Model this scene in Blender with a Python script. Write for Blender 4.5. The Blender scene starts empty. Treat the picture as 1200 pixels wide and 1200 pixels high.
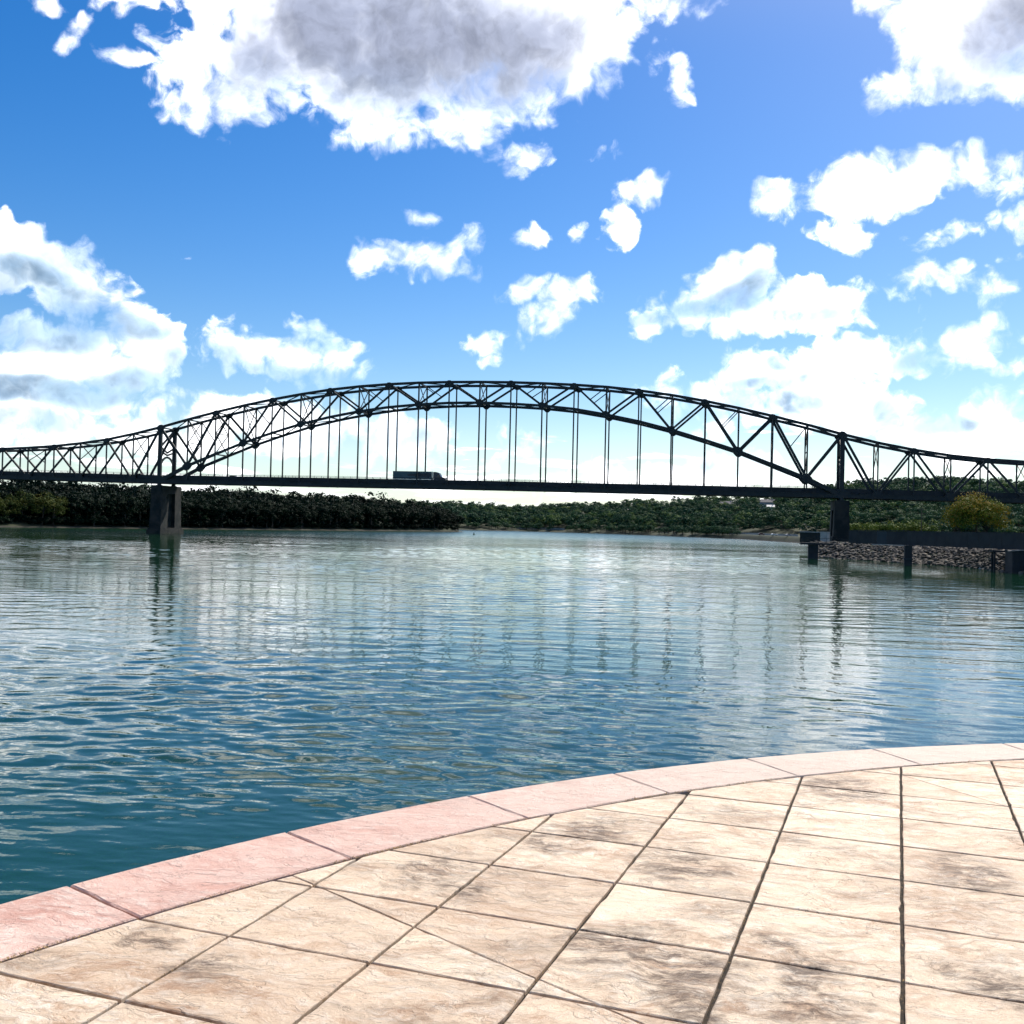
import bpy, math, random
import numpy as np
from mathutils import Vector, Matrix, Euler

R = math.radians
scene = bpy.context.scene
col = scene.collection

# ------------------------------------------------------------------ camera
PSI, PITCH, ROLL, EYE = R(11.57), math.atan(15 / 1225.0), R(1.35), 6.7
cam = bpy.data.cameras.new('camera')
cam.sensor_width = 36.0
cam.lens = 36.75
cam.clip_start = 0.05
cam.clip_end = 30000
camo = bpy.data.objects.new('camera', cam)
col.objects.link(camo)
fw = Vector((-math.sin(PSI) * math.cos(PITCH), math.cos(PSI) * math.cos(PITCH), math.sin(PITCH)))
r0 = Vector((math.cos(PSI), math.sin(PSI), 0))
u0 = r0.cross(fw)
rt = r0 * math.cos(ROLL) + u0 * math.sin(ROLL)
up = u0 * math.cos(ROLL) - r0 * math.sin(ROLL)
m = Matrix((rt, up, -fw)).transposed().to_4x4()
m.translation = (0, 0, EYE)
camo.matrix_world = m
scene.camera = camo

# ------------------------------------------------------------------ sun, exposure
SUN_AZ, SUN_EL = R(25), R(48)
sdir = Vector((math.sin(SUN_AZ) * math.cos(SUN_EL), math.cos(SUN_AZ) * math.cos(SUN_EL), math.sin(SUN_EL)))
sun = bpy.data.lights.new('sun', 'SUN')
sun.energy = 5.0
sun.angle = R(0.5)
sun.color = (1.0, 0.915, 0.79)
suno = bpy.data.objects.new('sun', sun)
suno.rotation_euler = sdir.to_track_quat('Z', 'Y').to_euler()
suno.location = (40, 80, 200)
col.objects.link(suno)
scene.view_settings.view_transform = 'Standard'
scene.view_settings.look = 'None'
scene.view_settings.gamma = 1.0
scene.view_settings.exposure = 0.2
scene.cycles.max_bounces = 6
scene.cycles.use_adaptive_sampling = True
scene.cycles.adaptive_threshold = 0.02
scene.cycles.adaptive_min_samples = 12
scene.cycles.caustics_reflective = False
scene.cycles.caustics_refractive = False
scene.cycles.sample_clamp_indirect = 4.0


# ------------------------------------------------------------------ node helpers
class NT:
    def __init__(self, tree):
        self.t = tree

    def n(self, kind, **kw):
        nd = self.t.nodes.new(kind)
        for k, v in kw.items():
            setattr(nd, k, v)
        return nd

    def link(self, a, b):
        self.t.links.new(a, b)

    def put(self, sock, v):
        if isinstance(v, bpy.types.NodeSocket):
            self.link(v, sock)
        elif v is not None:
            sock.default_value = v

    def math(self, op, a, b=None, c=None, clamp=False):
        nd = self.n('ShaderNodeMath', operation=op, use_clamp=clamp)
        self.put(nd.inputs[0], a)
        self.put(nd.inputs[1], b)
        self.put(nd.inputs[2], c)
        return nd.outputs[0]

    def vmath(self, op, a, b=None, scale=None):
        nd = self.n('ShaderNodeVectorMath', operation=op)
        self.put(nd.inputs[0], a)
        self.put(nd.inputs[1], b)
        if scale is not None:
            self.put(nd.inputs['Scale'], scale)
        return nd.outputs[1] if op in ('LENGTH', 'DOT_PRODUCT', 'DISTANCE') else nd.outputs[0]

    def noise(self, vec, scale, detail=4, rough=0.55, lac=2.0, color=False, dist=0.0):
        nd = self.n('ShaderNodeTexNoise')
        self.put(nd.inputs['Vector'], vec)
        self.put(nd.inputs['Scale'], scale)
        nd.inputs['Detail'].default_value = detail
        nd.inputs['Roughness'].default_value = rough
        nd.inputs['Lacunarity'].default_value = lac
        nd.inputs['Distortion'].default_value = dist
        return nd.outputs['Color' if color else 'Fac']

    def smooth(self, v, a, b, o0=0.0, o1=1.0):
        nd = self.n('ShaderNodeMapRange', interpolation_type='SMOOTHSTEP')
        self.put(nd.inputs['Value'], v)
        self.put(nd.inputs['From Min'], a)
        self.put(nd.inputs['From Max'], b)
        self.put(nd.inputs['To Min'], o0)
        self.put(nd.inputs['To Max'], o1)
        return nd.outputs['Result']

    def lin(self, v, a, b, o0=0.0, o1=1.0):
        nd = self.n('ShaderNodeMapRange')
        self.put(nd.inputs['Value'], v)
        self.put(nd.inputs['From Min'], a)
        self.put(nd.inputs['From Max'], b)
        self.put(nd.inputs['To Min'], o0)
        self.put(nd.inputs['To Max'], o1)
        return nd.outputs['Result']

    def mix(self, f, a, b, blend='MIX'):
        nd = self.n('ShaderNodeMix', data_type='RGBA', blend_type=blend)
        self.put(nd.inputs[0], f)
        self.put(nd.inputs[6], a + (1,) if isinstance(a, tuple) and len(a) == 3 else a)
        self.put(nd.inputs[7], b + (1,) if isinstance(b, tuple) and len(b) == 3 else b)
        return nd.outputs[2]

    def mapping(self, vec, loc=(0, 0, 0), rot=(0, 0, 0), sc=(1, 1, 1), kind='POINT'):
        nd = self.n('ShaderNodeMapping', vector_type=kind)
        self.put(nd.inputs['Vector'], vec)
        nd.inputs['Location'].default_value = loc
        nd.inputs['Rotation'].default_value = rot
        nd.inputs['Scale'].default_value = sc
        return nd.outputs['Vector']


# ------------------------------------------------------------------ sky with clouds (direction on the sky dome: azimuth, elevation, radii, tilt in degrees)
CLOUDS = [
    (-14.0, 34.0, 13.0, 6.0, 4.0), (-40.0, 36.0, 8.0, 4.0, -10.0), (12.0, 32.0, 9.0, 5.0, -6.0), (4.0, 42.0, 10.0, 4.5, 8.0), (-30.0, 45.0, 9.0, 4.0, 12.0),
    (-2.0, 33.5, 4.0, 2.0, 0.0), (26.0, 26.0, 8.0, 4.0, 5.0), (-50.0, 22.0, 7.0, 4.0, 0.0),
    (-18.29, 25.57, 11.0, 5.2, -1.6), (-27.56, 21.32, 3.11, 1.92, -10.7), (-16.2, 21.2, 4.6, 1.2, 7.3), (-15.5, 23.0, 6.0, 2.4, 3.0), (-9.36, 24.91, 4.27, 3.05, 21.4),
    (-30.34, 25.02, 2.25, 0.6, 1.4), (-3.58, 26.62, 1.97, 0.47, 1.4), (-25.96, 23.53, 3.55, 2.37, 1.4), (12.4, 24.34, 4.48, 3.05, -6.7),
    (8.94, 22.2, 2.09, 0.91, -6.7), (7.5, 25.7, 1.04, 0.52, 1.4), (13.8, 21.59, 2.18, 1.02, 1.4), (-37.64, 23.77, 0.98, 0.32, 1.4),
    (-34.8, 22.82, 0.51, 0.88, -33.6), (-32.76, 22.37, 0.75, 0.23, 1.4), (-31.22, 23.52, 0.38, 0.45, 1.4), (-3.23, 23.65, 0.81, 1.3, 16.4),
    (-11.46, 19.34, 1.55, 0.91, 1.4), (-7.62, 19.59, 0.86, 0.47, 1.4), (-5.06, 17.72, 1.13, 0.74, 11.3), (-6.24, 16.27, 0.66, 1.23, -8.7),
    (-17.94, 16.42, 0.74, 0.18, 1.4), (-29.15, 13.52, 0.38, 0.17, 1.4), (-17.51, 14.13, 2.14, 0.98, -2.6), (-19.96, 14.26, 0.57, 0.57, 1.4),
    (-14.59, 14.91, 0.71, 0.8, 1.4), (-14.22, 13.6, 0.54, 0.27, 1.4), (-10.61, 15.45, 0.89, 0.4, 1.4), (-8.51, 15.61, 0.49, 0.4, 1.4),
    (-13.43, 9.79, 0.87, 0.55, 1.4), (-13.08, 8.84, 0.37, 0.18, 1.4), (-8.66, 12.2, 1.49, 1.0, 21.4), (-9.84, 10.74, 1.64, 1.1, 16.4),
    (-11.01, 12.61, 1.0, 0.41, 11.3), (-0.06, 12.79, 2.54, 1.58, 13.3), (-3.9, 11.41, 2.43, 1.03, 9.3), (4.6, 11.61, 2.83, 1.2, -6.7),
    (1.09, 11.27, 4.61, 0.79, 1.4), (6.2, 17.43, 2.53, 1.63, 11.3), (10.13, 17.8, 2.82, 1.25, 13.3), (2.65, 17.14, 1.34, 0.84, 1.4),
    (5.81, 15.56, 1.16, 0.99, 1.4), (13.5, 17.07, 1.82, 0.99, 1.4), (11.11, 14.86, 1.9, 0.51, 15.3), (14.22, 15.15, 0.61, 0.53, 1.4),
    (9.82, 12.73, 2.52, 0.81, 7.3), (13.28, 12.01, 1.02, 0.63, 1.4), (6.37, 8.82, 6.63, 1.07, 3.4), (2.03, 8.77, 2.74, 1.24, 1.4),
    (11.68, 9.49, 1.54, 0.81, 26.4), (8.03, 9.76, 1.01, 0.5, 1.4), (13.84, 8.43, 0.71, 0.32, 1.4), (-1.52, 7.25, 2.62, 1.09, 1.4),
    (1.64, 6.53, 3.79, 1.11, 1.4), (7.05, 6.31, 2.83, 1.37, -18.6), (8.73, 5.29, 1.48, 1.06, -28.6), (12.74, 5.24, 3.65, 1.05, 17.4),
    (14.06, 6.68, 1.19, 0.56, 1.4), (-37.04, 12.56, 2.41, 1.79, -23.6), (-34.67, 11.4, 3.02, 2.01, -36.6), (-31.77, 9.26, 2.76, 1.67, -23.6),
    (-34.37, 7.85, 5.32, 2.05, 1.4), (-35.89, 5.61, 5.26, 1.54, 1.4), (-29.15, 5.69, 3.68, 0.87, 5.3), (-33.87, 4.03, 8.72, 1.08, 1.4),
    (-27.22, 9.17, 1.83, 1.3, 11.3), (-23.99, 8.75, 3.47, 1.07, -4.7), (-22.63, 10.17, 1.43, 0.85, 1.4), (-20.16, 9.49, 0.63, 0.18, 1.4),
    (-22.54, 5.02, 5.44, 1.36, 1.4), (-16.33, 4.31, 6.03, 1.21, 1.4),
    (0.37, 2.8, 9.04, 0.99, 1.4),
]
GREYS = [
    (-19.64, 24.32, 6.5, 2.31, 3.4, 1.0), (-12.63, 24.08, 3.4, 1.7, 16.4, 0.8), (-24.61, 23.1, 2.21, 1.29, 1.4, 0.6), (13.96, 23.39, 1.76, 1.44, 1.4, 0.9),
    (11.06, 21.95, 1.49, 0.52, 1.4, 0.25), (-37.27, 10.98, 2.44, 1.05, -2.6, 1.0), (-34.63, 10.02, 3.8, 0.61, -4.7, 1.0), (-36.76, 9.31, 2.97, 0.74, 1.4, 0.92),
    (-36.1, 6.36, 4.29, 0.49, 1.4, 1.0), (-31.83, 6.84, 1.69, 0.62, 1.4, 0.92), (-36.64, 4.8, 2.01, 0.43, 1.4, 0.69), (-35.11, 13.2, 1.49, 1.07, -28.6, 0.4),
    (-27.89, 8.16, 1.62, 0.82, 1.4, 1.0), (-24.19, 7.75, 2.79, 0.54, -2.6, 1.0), (-22.22, 10.1, 1.0, 0.61, 1.4, 0.46), (-25.96, 7.92, 1.76, 0.35, 1.4, 0.69),
    (0.62, 12.55, 2.01, 0.57, 19.4, 1.0), (-4.13, 11.14, 0.9, 0.32, 1.4, 0.69), (-1.85, 11.84, 1.33, 0.36, 11.3, 0.69), (4.61, 11.18, 1.72, 0.26, 1.4, 0.4),
    (2.58, 7.87, 1.85, 0.26, 1.4, 1.0), (2.82, 9.02, 0.61, 0.4, 1.4, 0.8), (9.29, 8.61, 0.83, 0.33, 11.3, 0.92), (2.29, 6.89, 1.77, 0.58, 1.4, 1.0),
    (8.17, 6.38, 0.55, 0.68, -18.6, 0.8), (11.04, 5.39, 1.07, 0.33, 1.4, 0.8), (-0.15, 6.44, 2.7, 0.45, 1.4, 0.37), (-17.74, 4.96, 1.72, 0.65, 1.4, 0.41),
    (-18.39, 3.32, 2.08, 0.37, 1.4, 0.31), (-1.45, 3.92, 2.73, 0.46, 1.4, 0.41), (-21.39, 4.15, 2.06, 0.37, 1.4, 0.31), (-9.76, 3.31, 2.81, 0.37, 1.4, 0.26),
    (1.25, 3.49, 2.7, 0.31, 1.4, 0.31),
]


def dir_of(az, el):
    az, el = R(az), R(el)
    return Vector((math.sin(az) * math.cos(el), math.cos(az) * math.cos(el), math.sin(el)))


def axes_of(az, el, tilt):
    c = dir_of(az, el)
    e1 = Vector((math.cos(R(az)), -math.sin(R(az)), 0))
    e2 = c.cross(e1)
    if e2.z < 0:
        e2 = -e2
    t = R(tilt)
    return e1 * math.cos(t) + e2 * math.sin(t), e2 * math.cos(t) - e1 * math.sin(t)


world = bpy.data.worlds.new('World')
scene.world = world
world.use_nodes = True
world.cycles.sampling_method = 'MANUAL'
world.cycles.sample_map_resolution = 512
world.node_tree.nodes.clear()
w = NT(world.node_tree)
P = w.n('ShaderNodeTexCoord').outputs['Generated']
sky = w.n('ShaderNodeTexSky', sky_type='NISHITA')
sky.sun_disc = False
sky.sun_elevation = SUN_EL
sky.sun_rotation = SUN_AZ
sky.altitude = 200
sky.air_density = 1.0
sky.dust_density = 0.6
sky.ozone_density = 2.0
hs = w.n('ShaderNodeHueSaturation')
pz = w.n('ShaderNodeSeparateXYZ')
w.link(P, pz.inputs[0])
w.link(w.smooth(pz.outputs['Z'], 0.40, 0.60, 1.5, 1.05), hs.inputs['Saturation'])
hs.inputs['Hue'].default_value = 0.508
w.link(sky.outputs[0], hs.inputs['Color'])

# domain warp
wc = w.noise(P, 16.0, 3, 0.6, color=True)
warp = w.vmath('SCALE', w.vmath('SUBTRACT', wc, (0.5, 0.5, 0.5)), scale=0.040)
PW = w.vmath('ADD', P, warp)


def blob(vec, az, el, ra, rb, tilt, grow=1.0):
    e1, e2 = axes_of(az, el, tilt)
    d1 = w.vmath('DOT_PRODUCT', vec, tuple(e1 / (math.sin(R(ra)) * grow)))
    d2 = w.vmath('DOT_PRODUCT', vec, tuple(e2 / (math.sin(R(rb)) * grow)))
    return w.math('MULTIPLY_ADD', d2, d2, w.math('MULTIPLY', d1, d1))


sd = None
for (az, el, ra, rb, tilt) in CLOUDS:
    k = 0.5 * min(0.06, math.sin(R(min(ra, rb))))
    s = w.math('MULTIPLY_ADD', blob(PW, az, el, ra, rb, tilt), k, -k)
    sd = s if sd is None else w.math('SMOOTH_MIN', sd, s, 0.004)
gr = None
wc2 = w.noise(P, 9.0, 3, 0.5, color=True)
PG = w.vmath('ADD', P, w.vmath('SCALE', w.vmath('SUBTRACT', wc2, (0.5, 0.5, 0.5)), scale=0.034))
for (az, el, ra, rb, tilt, amt) in GREYS:
    s = w.smooth(blob(PG, az, el, ra, rb, tilt, 1.75), 1.0, 0.0, 0.0, amt)
    gr = s if gr is None else w.math('MAXIMUM', gr, s)


def puffs(vec, fine=True):
    f = w.noise(vec, 20.0, 9 if fine else 5, 0.62)
    return w.math('SUBTRACT', f, 0.5)


vor = w.n('ShaderNodeTexVoronoi', feature='F1')
w.put(vor.inputs['Vector'], PW)
vor.inputs['Scale'].default_value = 34.0
vor.inputs['Detail'].default_value = 2.0
vor.inputs['Roughness'].default_value = 0.55
bill = w.math('MULTIPLY', w.math('SUBTRACT', 0.5, vor.outputs['Distance']), 0.26)


pf0 = puffs(PW)
pf = w.math('ADD', pf0, bill)
toward = tuple((sdir - dir_of(-11, 14) * sdir.dot(dir_of(-11, 14))).normalized() * 0.012)
pf2 = puffs(w.vmath('ADD', PW, toward), False)
sep = w.n('ShaderNodeSeparateXYZ')
w.link(P, sep.inputs[0])
z = sep.outputs['Z']
zc = w.math('MAXIMUM', z, 0.0)

dens = w.math('ADD', w.math('MULTIPLY_ADD', pf, 0.058, w.math('MULTIPLY', sd, -1.0)), 0.0075)        # placed cumulus
# layered broken cloud towards the horizon (flat layer seen edge on)
lay = w.n('ShaderNodeVectorMath', operation='DIVIDE')
w.link(P, lay.inputs[0])
zz = w.math('ADD', zc, 0.055)
cmb = w.n('ShaderNodeCombineXYZ')
for i in range(3):
    w.link(zz, cmb.inputs[i])
w.link(cmb.outputs[0], lay.inputs[1])
LP = w.vmath('MULTIPLY', lay.outputs[0], (1, 1, 0))
ln1 = w.noise(LP, 1.15, 9, 0.62)
thr = w.smooth(z, 0.015, 0.17, 0.505, 0.78)
d2 = w.math('MULTIPLY', w.math('SUBTRACT', ln1, thr), 0.13)
# open sky away from the frame: scattered cumulus
ln2 = w.noise(LP, 0.9, 9, 0.6)
away = w.smooth(w.vmath('DOT_PRODUCT', P, tuple(dir_of(-11.57, 3))), 0.80, 0.68, 0.0, 1.0)
d3 = w.math('MULTIPLY', w.math('SUBTRACT', ln2, w.math('MULTIPLY_ADD', away, -0.37, 0.95)), 0.15)
dens = w.math('MAXIMUM', w.math('MAXIMUM', dens, d2), d3)
edge = w.smooth(w.noise(P, 8.0, 3), 0.33, 0.67, 0.006, 0.028)
nd = w.n('ShaderNodeMapRange', interpolation_type='SMOOTHSTEP')
w.link(dens, nd.inputs['Value'])
nd.inputs['From Min'].default_value = -0.004
w.link(edge, nd.inputs['From Max'])
alpha = nd.outputs['Result']
# brightness of the cloud body: sun-side relief + blue-grey thick parts
rel = w.math('SUBTRACT', pf0, pf2)
lit = w.lin(rel, -0.09, 0.09, 0.78, 1.12)
thick = w.smooth(dens, 0.006, 0.06, 1.15, 0.93)
glow = w.smooth(w.vmath('DOT_PRODUCT', P, tuple(sdir)), -0.1, 0.6, 1.0, 1.75)      # clouds near the sun scatter it forward
lum = w.math('MULTIPLY', w.math('MULTIPLY', lit, thick), glow)
white = w.n('ShaderNodeVectorMath', operation='SCALE')
white.inputs[0].default_value = (1.0, 1.01, 1.04)
w.link(lum, white.inputs['Scale'])
gd = w.math('MULTIPLY', gr, w.smooth(dens, -0.004, 0.035))
gd = w.math('MULTIPLY', w.math('MULTIPLY', gd, 1.12), w.lin(w.noise(P, 14.0, 4, 0.5), 0.3, 0.7, 0.8, 1.1), clamp=True)
low = w.smooth(z, 0.30, 0.42)
gd = w.math('POWER', gd, 0.6)
deep = w.n('ShaderNodeCombineXYZ')            # share of the light that gets through the thickest parts
for i, (a_, b_) in enumerate(((0.105, 0.20), (0.17, 0.22), (0.25, 0.285))):
    w.link(w.math('POWER', w.lin(low, 0, 1, a_, b_), gd), deep.inputs[i])
ccol = w.vmath('MULTIPLY', white.outputs[0], deep.outputs[0])
# pale air low over the horizon
hz = w.smooth(z, 0.12, 0.0, 0.0, 0.40)
bg1 = w.n('ShaderNodeBackground')
w.link(hs.outputs[0], bg1.inputs['Color'])
bg1.inputs['Strength'].default_value = 0.118
bgh = w.n('ShaderNodeBackground')
bgh.inputs['Color'].default_value = (0.70, 0.88, 1.0, 1)
bgh.inputs['Strength'].default_value = 1.15
bg2 = w.n('ShaderNodeBackground')
w.link(ccol, bg2.inputs['Color'])
bg2.inputs['Strength'].default_value = 1.0
mx0 = w.n('ShaderNodeMixShader')
w.link(hz, mx0.inputs[0]); w.link(bg1.outputs[0], mx0.inputs[1]); w.link(bgh.outputs[0], mx0.inputs[2])
mx = w.n('ShaderNodeMixShader')
w.link(alpha, mx.inputs[0]); w.link(mx0.outputs[0], mx.inputs[1]); w.link(bg2.outputs[0], mx.inputs[2])
bgd = w.n('ShaderNodeBackground')
bgd.inputs['Color'].default_value = (0.10, 0.12, 0.12, 1)
bgd.inputs['Strength'].default_value = 1.0
mxd = w.n('ShaderNodeMixShader')
w.link(w.math('LESS_THAN', z, -0.03), mxd.inputs[0]); w.link(mx.outputs[0], mxd.inputs[1]); w.link(bgd.outputs[0], mxd.inputs[2])
out = w.n('ShaderNodeOutputWorld')
w.link(mxd.outputs[0], out.inputs[0])


# ------------------------------------------------------------------ mesh helpers
def np_mesh(name, V, polys=None, quads=None, mats=(), mat_idx=None, tint=None, smooth=False):
    me = bpy.data.meshes.new(name)
    V = np.asarray(V, dtype=np.float32)
    if quads is not None:
        Q = np.asarray(quads, dtype=np.int32)
        nf, k = Q.shape
        me.vertices.add(len(V))
        me.vertices.foreach_set('co', V.ravel())
        me.loops.add(nf * k)
        me.loops.foreach_set('vertex_index', Q.ravel())
        me.polygons.add(nf)
        me.polygons.foreach_set('loop_start', np.arange(0, nf * k, k, dtype=np.int32))
    else:
        me.from_pydata([tuple(v) for v in V], [], polys)
    for mt in mats:
        me.materials.append(mt)
    if mat_idx is not None:
        me.polygons.foreach_set('material_index', np.asarray(mat_idx, dtype=np.int32))
    if tint is not None:
        at = me.attributes.new('tint', 'FLOAT', 'FACE')
        at.data.foreach_set('value', np.asarray(tint, dtype=np.float32))
    if smooth:
        me.polygons.foreach_set('use_smooth', np.ones(len(me.polygons), dtype=bool))
    me.update(calc_edges=True)
    return me


def link(name, me, parent=None, loc=None, label=None, cat=None, group=None, kind=None):
    o = bpy.data.objects.new(name, me)
    col.objects.link(o)
    if parent is not None:
        o.parent = parent
    if loc is not None:
        o.location = loc
    tag(o, label, cat, group, kind)
    return o


def tag(o, label=None, cat=None, group=None, kind=None):
    for k, v in (('label', label), ('category', cat), ('group', group), ('kind', kind)):
        if v:
            o[k] = v
    return o


def empty(name, loc, label, cat, group=None, rz=0.0):
    o = bpy.data.objects.new(name, None)
    o.empty_display_size = 0.5
    o.location = loc
    o.rotation_euler.z = rz
    col.objects.link(o)
    return tag(o, label, cat, group)


class MB:
    def __init__(self):
        self.v, self.f, self.t = [], [], []

    def poly(self, pts, faces):
        b = len(self.v)
        self.v += [tuple(p) for p in pts]
        self.f += [tuple(b + i for i in f) for f in faces]
        return self

    def box(self, x0, x1, y0, y1, z0, z1):
        return self.poly([(x0, y0, z0), (x1, y0, z0), (x1, y1, z0), (x0, y1, z0),
                          (x0, y0, z1), (x1, y0, z1), (x1, y1, z1), (x0, y1, z1)],
                         [(0, 3, 2, 1), (4, 5, 6, 7), (0, 1, 5, 4), (1, 2, 6, 5), (2, 3, 7, 6), (3, 0, 4, 7)])

    def beam(self, p, q, a, b, side=(0, 1, 0)):
        """box from p to q, a wide along side, b deep across"""
        p, q, s = Vector(p), Vector(q), Vector(side)
        d = (q - p).normalized()
        n = d.cross(s)
        if n.length < 1e-4:
            s = Vector((1, 0, 0)); n = d.cross(s)
        n.normalize()
        s = n.cross(d).normalized()
        pts = []
        for c in (p, q):
            for i, j in ((-1, -1), (1, -1), (1, 1), (-1, 1)):
                pts.append(c + s * (a / 2 * i) + n * (b / 2 * j))
        return self.poly(pts, [(0, 1, 2, 3), (7, 6, 5, 4), (0, 4, 5, 1), (1, 5, 6, 2), (2, 6, 7, 3), (3, 7, 4, 0)])

    def prism(self, pts2, z0, z1, axis='z'):
        n = len(pts2)
        def P3(p, h):
            return (p[0], p[1], h) if axis == 'z' else ((p[0], h, p[1]) if axis == 'y' else (h, p[0], p[1]))
        pts = [P3(p, z0) for p in pts2] + [P3(p, z1) for p in pts2]
        return self.poly(pts, [tuple(range(n))[::-1], tuple(range(n, 2 * n))] +
                         [(i, (i + 1) % n, n + (i + 1) % n, n + i) for i in range(n)])

    def tube(self, p, q, r, r2=None, seg=10):
        p, q = Vector(p), Vector(q)
        d = (q - p).normalized()
        a = d.orthogonal().normalized()
        b = d.cross(a)
        r2 = r if r2 is None else r2
        pts = [p + (a * math.cos(t) + b * math.sin(t)) * r for t in [2 * math.pi * i / seg for i in range(seg)]]
        pts += [q + (a * math.cos(t) + b * math.sin(t)) * r2 for t in [2 * math.pi * i / seg for i in range(seg)]]
        return self.poly(pts, [tuple(range(seg))[::-1], tuple(range(seg, 2 * seg))] +
                         [(i, (i + 1) % seg, seg + (i + 1) % seg, seg + i) for i in range(seg)])

    def build(self, name, mat, parent=None, loc=None, bevel=0.0, **kw):
        me = bpy.data.meshes.new(name)
        off = Vector(loc) if loc is not None else Vector((0, 0, 0))
        me.from_pydata(self.v, [], self.f)
        me.materials.append(mat)
        me.update()
        o = link(name, me, parent, loc, **kw)
        if bevel:
            md = o.modifiers.new('bevel', 'BEVEL')
            md.width = bevel
            md.segments = 2
        return o


# ------------------------------------------------------------------ materials
def material(name):
    mt = bpy.data.materials.new(name)
    mt.use_nodes = True
    t = NT(mt.node_tree)
    b = mt.node_tree.nodes['Principled BSDF']
    return mt, t, b


def simple(name, c1, c2, scale=1.0, rough=0.7, metal=0.0, bump=0.0, spec=0.4, detail=5):
    mt, t, b = material(name)
    tc = t.n('ShaderNodeTexCoord').outputs['Object']
    n = t.noise(tc, scale, detail, 0.6)
    t.link(t.mix(t.smooth(n, 0.35, 0.65), c1, c2), b.inputs['Base Color'])
    b.inputs['Roughness'].default_value = rough
    b.inputs['Metallic'].default_value = metal
    b.inputs['Specular IOR Level'].default_value = spec
    if bump:
        bn = t.n('ShaderNodeBump')
        bn.inputs['Strength'].default_value = 0.6
        bn.inputs['Distance'].default_value = bump
        t.link(t.noise(tc, scale * 4, 6, 0.65), bn.inputs['Height'])
        t.link(bn.outputs[0], b.inputs['Normal'])
    return mt


M = {}
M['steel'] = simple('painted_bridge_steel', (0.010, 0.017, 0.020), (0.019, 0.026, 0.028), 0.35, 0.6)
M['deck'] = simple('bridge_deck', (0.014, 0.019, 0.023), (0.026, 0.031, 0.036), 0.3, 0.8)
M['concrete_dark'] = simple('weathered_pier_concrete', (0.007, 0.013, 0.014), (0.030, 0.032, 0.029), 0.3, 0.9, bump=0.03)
M['concrete'] = simple('pale_concrete', (0.30, 0.29, 0.27), (0.42, 0.40, 0.37), 0.4, 0.9, bump=0.02)
M['dock'] = simple('dark_dock_steel', (0.014, 0.018, 0.022), (0.024, 0.028, 0.032), 0.5, 0.75)
M['dockb'] = simple('blue_dock_steel', (0.020, 0.032, 0.042), (0.028, 0.042, 0.052), 0.5, 0.7)
M['plank'] = simple('pale_walk_plate', (0.28, 0.27, 0.26), (0.38, 0.37, 0.35), 0.6, 0.7)
M['rock'] = simple('riprap_limestone', (0.022, 0.020, 0.018), (0.165, 0.145, 0.12), 0.9, 0.9, bump=0.06)
M['mud'] = simple('dark_bank_earth', (0.06, 0.055, 0.045), (0.11, 0.10, 0.08), 0.15, 0.95)
M['silt'] = simple('pale_shore_silt', (0.17, 0.15, 0.13), (0.30, 0.27, 0.24), 0.08, 0.95)
M['turf'] = simple('hill_undergrowth', (0.018, 0.035, 0.012), (0.04, 0.06, 0.02), 0.05, 0.95)
M['bark'] = simple('bark', (0.04, 0.03, 0.022), (0.08, 0.065, 0.05), 3.0, 0.95)
M['white'] = simple('white_paint', (0.68, 0.68, 0.66), (0.78, 0.77, 0.74), 0.8, 0.5)
M['grey'] = simple('grey_siding', (0.30, 0.31, 0.33), (0.38, 0.39, 0.40), 0.8, 0.7)
M['roof'] = simple('grey_roof', (0.10, 0.10, 0.11), (0.17, 0.17, 0.18), 0.8, 0.8)
M['roofb'] = simple('brown_roof', (0.13, 0.09, 0.07), (0.18, 0.13, 0.10), 0.8, 0.8)
M['glass'] = simple('dark_window_glass', (0.015, 0.02, 0.025), (0.03, 0.035, 0.04), 1.0, 0.1)
M['tyre'] = simple('tyre_rubber', (0.015, 0.015, 0.015), (0.03, 0.03, 0.03), 2.0, 0.85)
M['chrome'] = simple('bright_metal', (0.45, 0.45, 0.46), (0.6, 0.6, 0.6), 2.0, 0.25, 0.9)
M['trailer'] = simple('pale_trailer_panel', (0.045, 0.09, 0.105), (0.06, 0.11, 0.125), 0.5, 0.45)
M['cabpaint'] = simple('dark_cab_paint', (0.02, 0.025, 0.035), (0.035, 0.04, 0.05), 1.0, 0.3)
M['graphic'] = simple('dark_trailer_graphic', (0.012, 0.018, 0.03), (0.03, 0.04, 0.05), 2.0, 0.45)
M['carred'] = simple('dark_red_car_paint', (0.10, 0.015, 0.015), (0.13, 0.02, 0.02), 1.0, 0.3)
M['cardark'] = simple('black_car_paint', (0.012, 0.013, 0.015), (0.02, 0.02, 0.022), 1.0, 0.25)
M['wood'] = simple('weathered_timber', (0.10, 0.08, 0.06), (0.17, 0.14, 0.11), 1.5, 0.9)
M['buoy'] = simple('dark_green_buoy_paint', (0.015, 0.05, 0.03), (0.02, 0.07, 0.04), 1.0, 0.5)


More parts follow.
